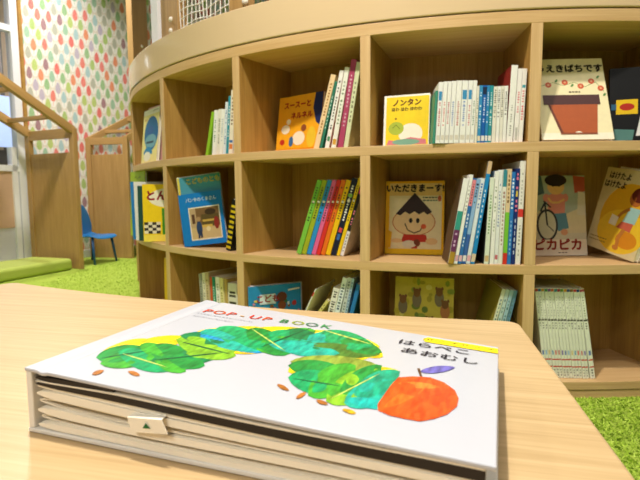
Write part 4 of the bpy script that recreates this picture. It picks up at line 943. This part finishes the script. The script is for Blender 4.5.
# ------------------------------------------------------------------ play-frame posts and net standing behind the band
pf = tag(empty('play_frame', Matrix.Translation(polar(-45, 1.75, Z['bt'] - .06))), 'wooden play frame posts with a white rope net rising behind the shelf band', 'play frame')
PI_ = pf.matrix_world.inverted()
def post_at(px0, px1, py, r, name, mat, dep=.04, z1=2.6, far=False):
    a = pcyl(px0, py, R0 - r, far); b = pcyl(px1, py, R0 - r, far); d = Vector((b[0] - a[0], b[1] - a[1], 0)); w = d.length; d.normalize(); n_ = Vector((-d.y, d.x, 0))
    m = MB(); mt = frame((a[0], a[1], 0), d, n_); m.box(0, w, 0, dep, 0 if far else Z['bt'] - .06, z1, ga=(2, 0, 1), mat=PI_ @ mt); return m.build(name, mat, pf, .002), mt, w
p1, m1, w1 = post_at(132.5, 147.5, 30, 2.02, 'post', 'booth', far=True)
p0, _, _ = post_at(151, 157.2, 20, 1.80, 'white_post', 'white')
p2, m2_, w2 = post_at(158, 177.5, 15, 1.785, 'post', 'booth')
p3, m3, w3 = post_at(229, 247, 8, 1.785, 'post', 'booth')
def bolt(mt, x, z, y=0, r=.011):
    m = MB(); n = 12; vs, fs = [], []
    for k, (rr, d) in enumerate(((1, 0), (.95, .005), (.7, .009), (.3, .011))):
        for j in range(n): vs.append((x + r * rr * math.cos(2 * math.pi * j / n), y - d, z + r * rr * math.sin(2 * math.pi * j / n)))
    for k in range(3):
        for j in range(n): fs.append((k * n + j, k * n + (j + 1) % n, (k + 1) * n + (j + 1) % n, (k + 1) * n + j))
    fs.append(tuple(range(3 * n, 4 * n))); mm = PI_ @ mt; m.add([tuple(mm @ Vector(v)) for v in vs], fs, smooth=True); m.build('bolt_cap', 'bolt', pf)
def zat(px, py, mt):
    r = ray(px, py); o = mt.translation; n = mt.to_3x3() @ Vector((0, 1, 0)); k = (n.x * o.x + n.y * o.y) / (n.x * r[0] + n.y * r[1]); p = r * k
    d = mt.to_3x3() @ Vector((1, 0, 0)); return (p[0] - o.x) * d.x + (p[1] - o.y) * d.y, p[2] + ZC
bx, bz = zat(141.5, 46.5, m1); bolt(m1, bx, bz)
bx, bz = zat(171.5, 19.5, m2_); bolt(m2_, bx, bz); bx, bz = zat(171.5, 31, m2_); bolt(m2_, bx, bz)
bx, bz = zat(245.5, 1.5, m3); bolt(m3, bx, bz, r=.013)
# rope net between the second and third posts
a = Vector((*pcyl(177, 15, R0 - 1.775), 0)); b = Vector((*pcyl(229, 10, R0 - 1.775), 0)); d = b - a; m = MB(); zb, zt = Z['bt'] - .06, 2.3
nx = 13
for i in range(nx + 1):
    p = a + d * (i / nx); q = [Vector((p.x + .004 * math.sin(k * 1.9 + i), p.y, zb + (zt - zb) * k / 10)) for k in range(11)]; m.tube([PI_ @ v for v in q], .0024, 5)
kz = int((zt - zb) / .032)
for k in range(kz + 1):
    z = zb + .032 * k; q = [Vector((*(a + d * (i / 8)).xy, z + .006 * math.sin(i * 1.3 + k))) for i in range(9)]; m.tube([PI_ @ v for v in q], .0024, 5)
m.build('rope_net', 'rope', pf)

# ------------------------------------------------------------------ light
w = bpy.data.worlds.new('room_light'); S.world = w; w.use_nodes = True
nt = w.node_tree; bg = nt.nodes['Background']; tc = nt.nodes.new('ShaderNodeTexCoord'); sp = nt.nodes.new('ShaderNodeSeparateXYZ'); rp = nt.nodes.new('ShaderNodeValToRGB')
nt.links.new(tc.outputs['Generated'], sp.inputs[0]); nt.links.new(sp.outputs[2], rp.inputs[0]); nt.links.new(rp.outputs[0], bg.inputs[0])
e = rp.color_ramp.elements; e[0].position = .05; e[0].color = (.22, .205, .19, 1); e[1].position = .75; e[1].color = (.95, .92, .87, 1)   # pale ceiling above, dimmer room around
bg.inputs[1].default_value = .29
def lamp(x, y, z, power, size=.12, col=(1, .94, .86), spread=170):
    l = bpy.data.lights.new('ceiling_or_fill_lamp', 'AREA'); l.shape = 'DISK'; l.size = size; l.energy = power; l.color = col; l.spread = R(spread)
    o = bpy.data.objects.new('ceiling_or_fill_lamp', l); COL.objects.link(o); o.location = (x, y, z)
    return o
lamp(-.30, .62, 2.55, 46, .12)
lamp(1.5, .3, 2.55, 15, .2)
lamp(-1.7, 3.0, 2.6, 34, .2)
lamp(-1.2, -1.1, 2.55, 16, .3)
lamp(-2.1, 4.15, 3.1, 17, .12, col=(1, .97, .93), spread=110)
lamp(-.45, -.8, 1.6, 8, .25)  # low fill added to brighten the near face of the big book
hl = gm @ Vector((-.2, .25, 2.9)); lamp(hl.x, hl.y, hl.z, 55, .3, col=(1, .97, .95))  # fill added to brighten the hall wall, no fixture known there
# strip light added on the room side of the glazing for the band's highlight
l = bpy.data.lights.new('added_glint_strip', 'AREA'); l.shape = 'RECTANGLE'; l.size = .016; l.size_y = .28; l.energy = .3; l.color = (.86, .93, 1)
o = bpy.data.objects.new('added_glint_strip', l); COL.objects.link(o); o.location = (-2.78, 3.60, 1.66); o.rotation_euler = Vector((-1, -.15, 0)).to_track_quat('Z', 'Y').to_euler()
o.rotation_euler = (Vector((-.75, 2.25, 1.7)) - o.location).to_track_quat('-Z', 'Y').to_euler()
S.view_settings.view_transform = 'Standard'; S.view_settings.look = 'None'; S.view_settings.gamma = 1; S.view_settings.use_curve_mapping = False
S.view_settings.exposure = 0.2
bpy.context.view_layer.update()
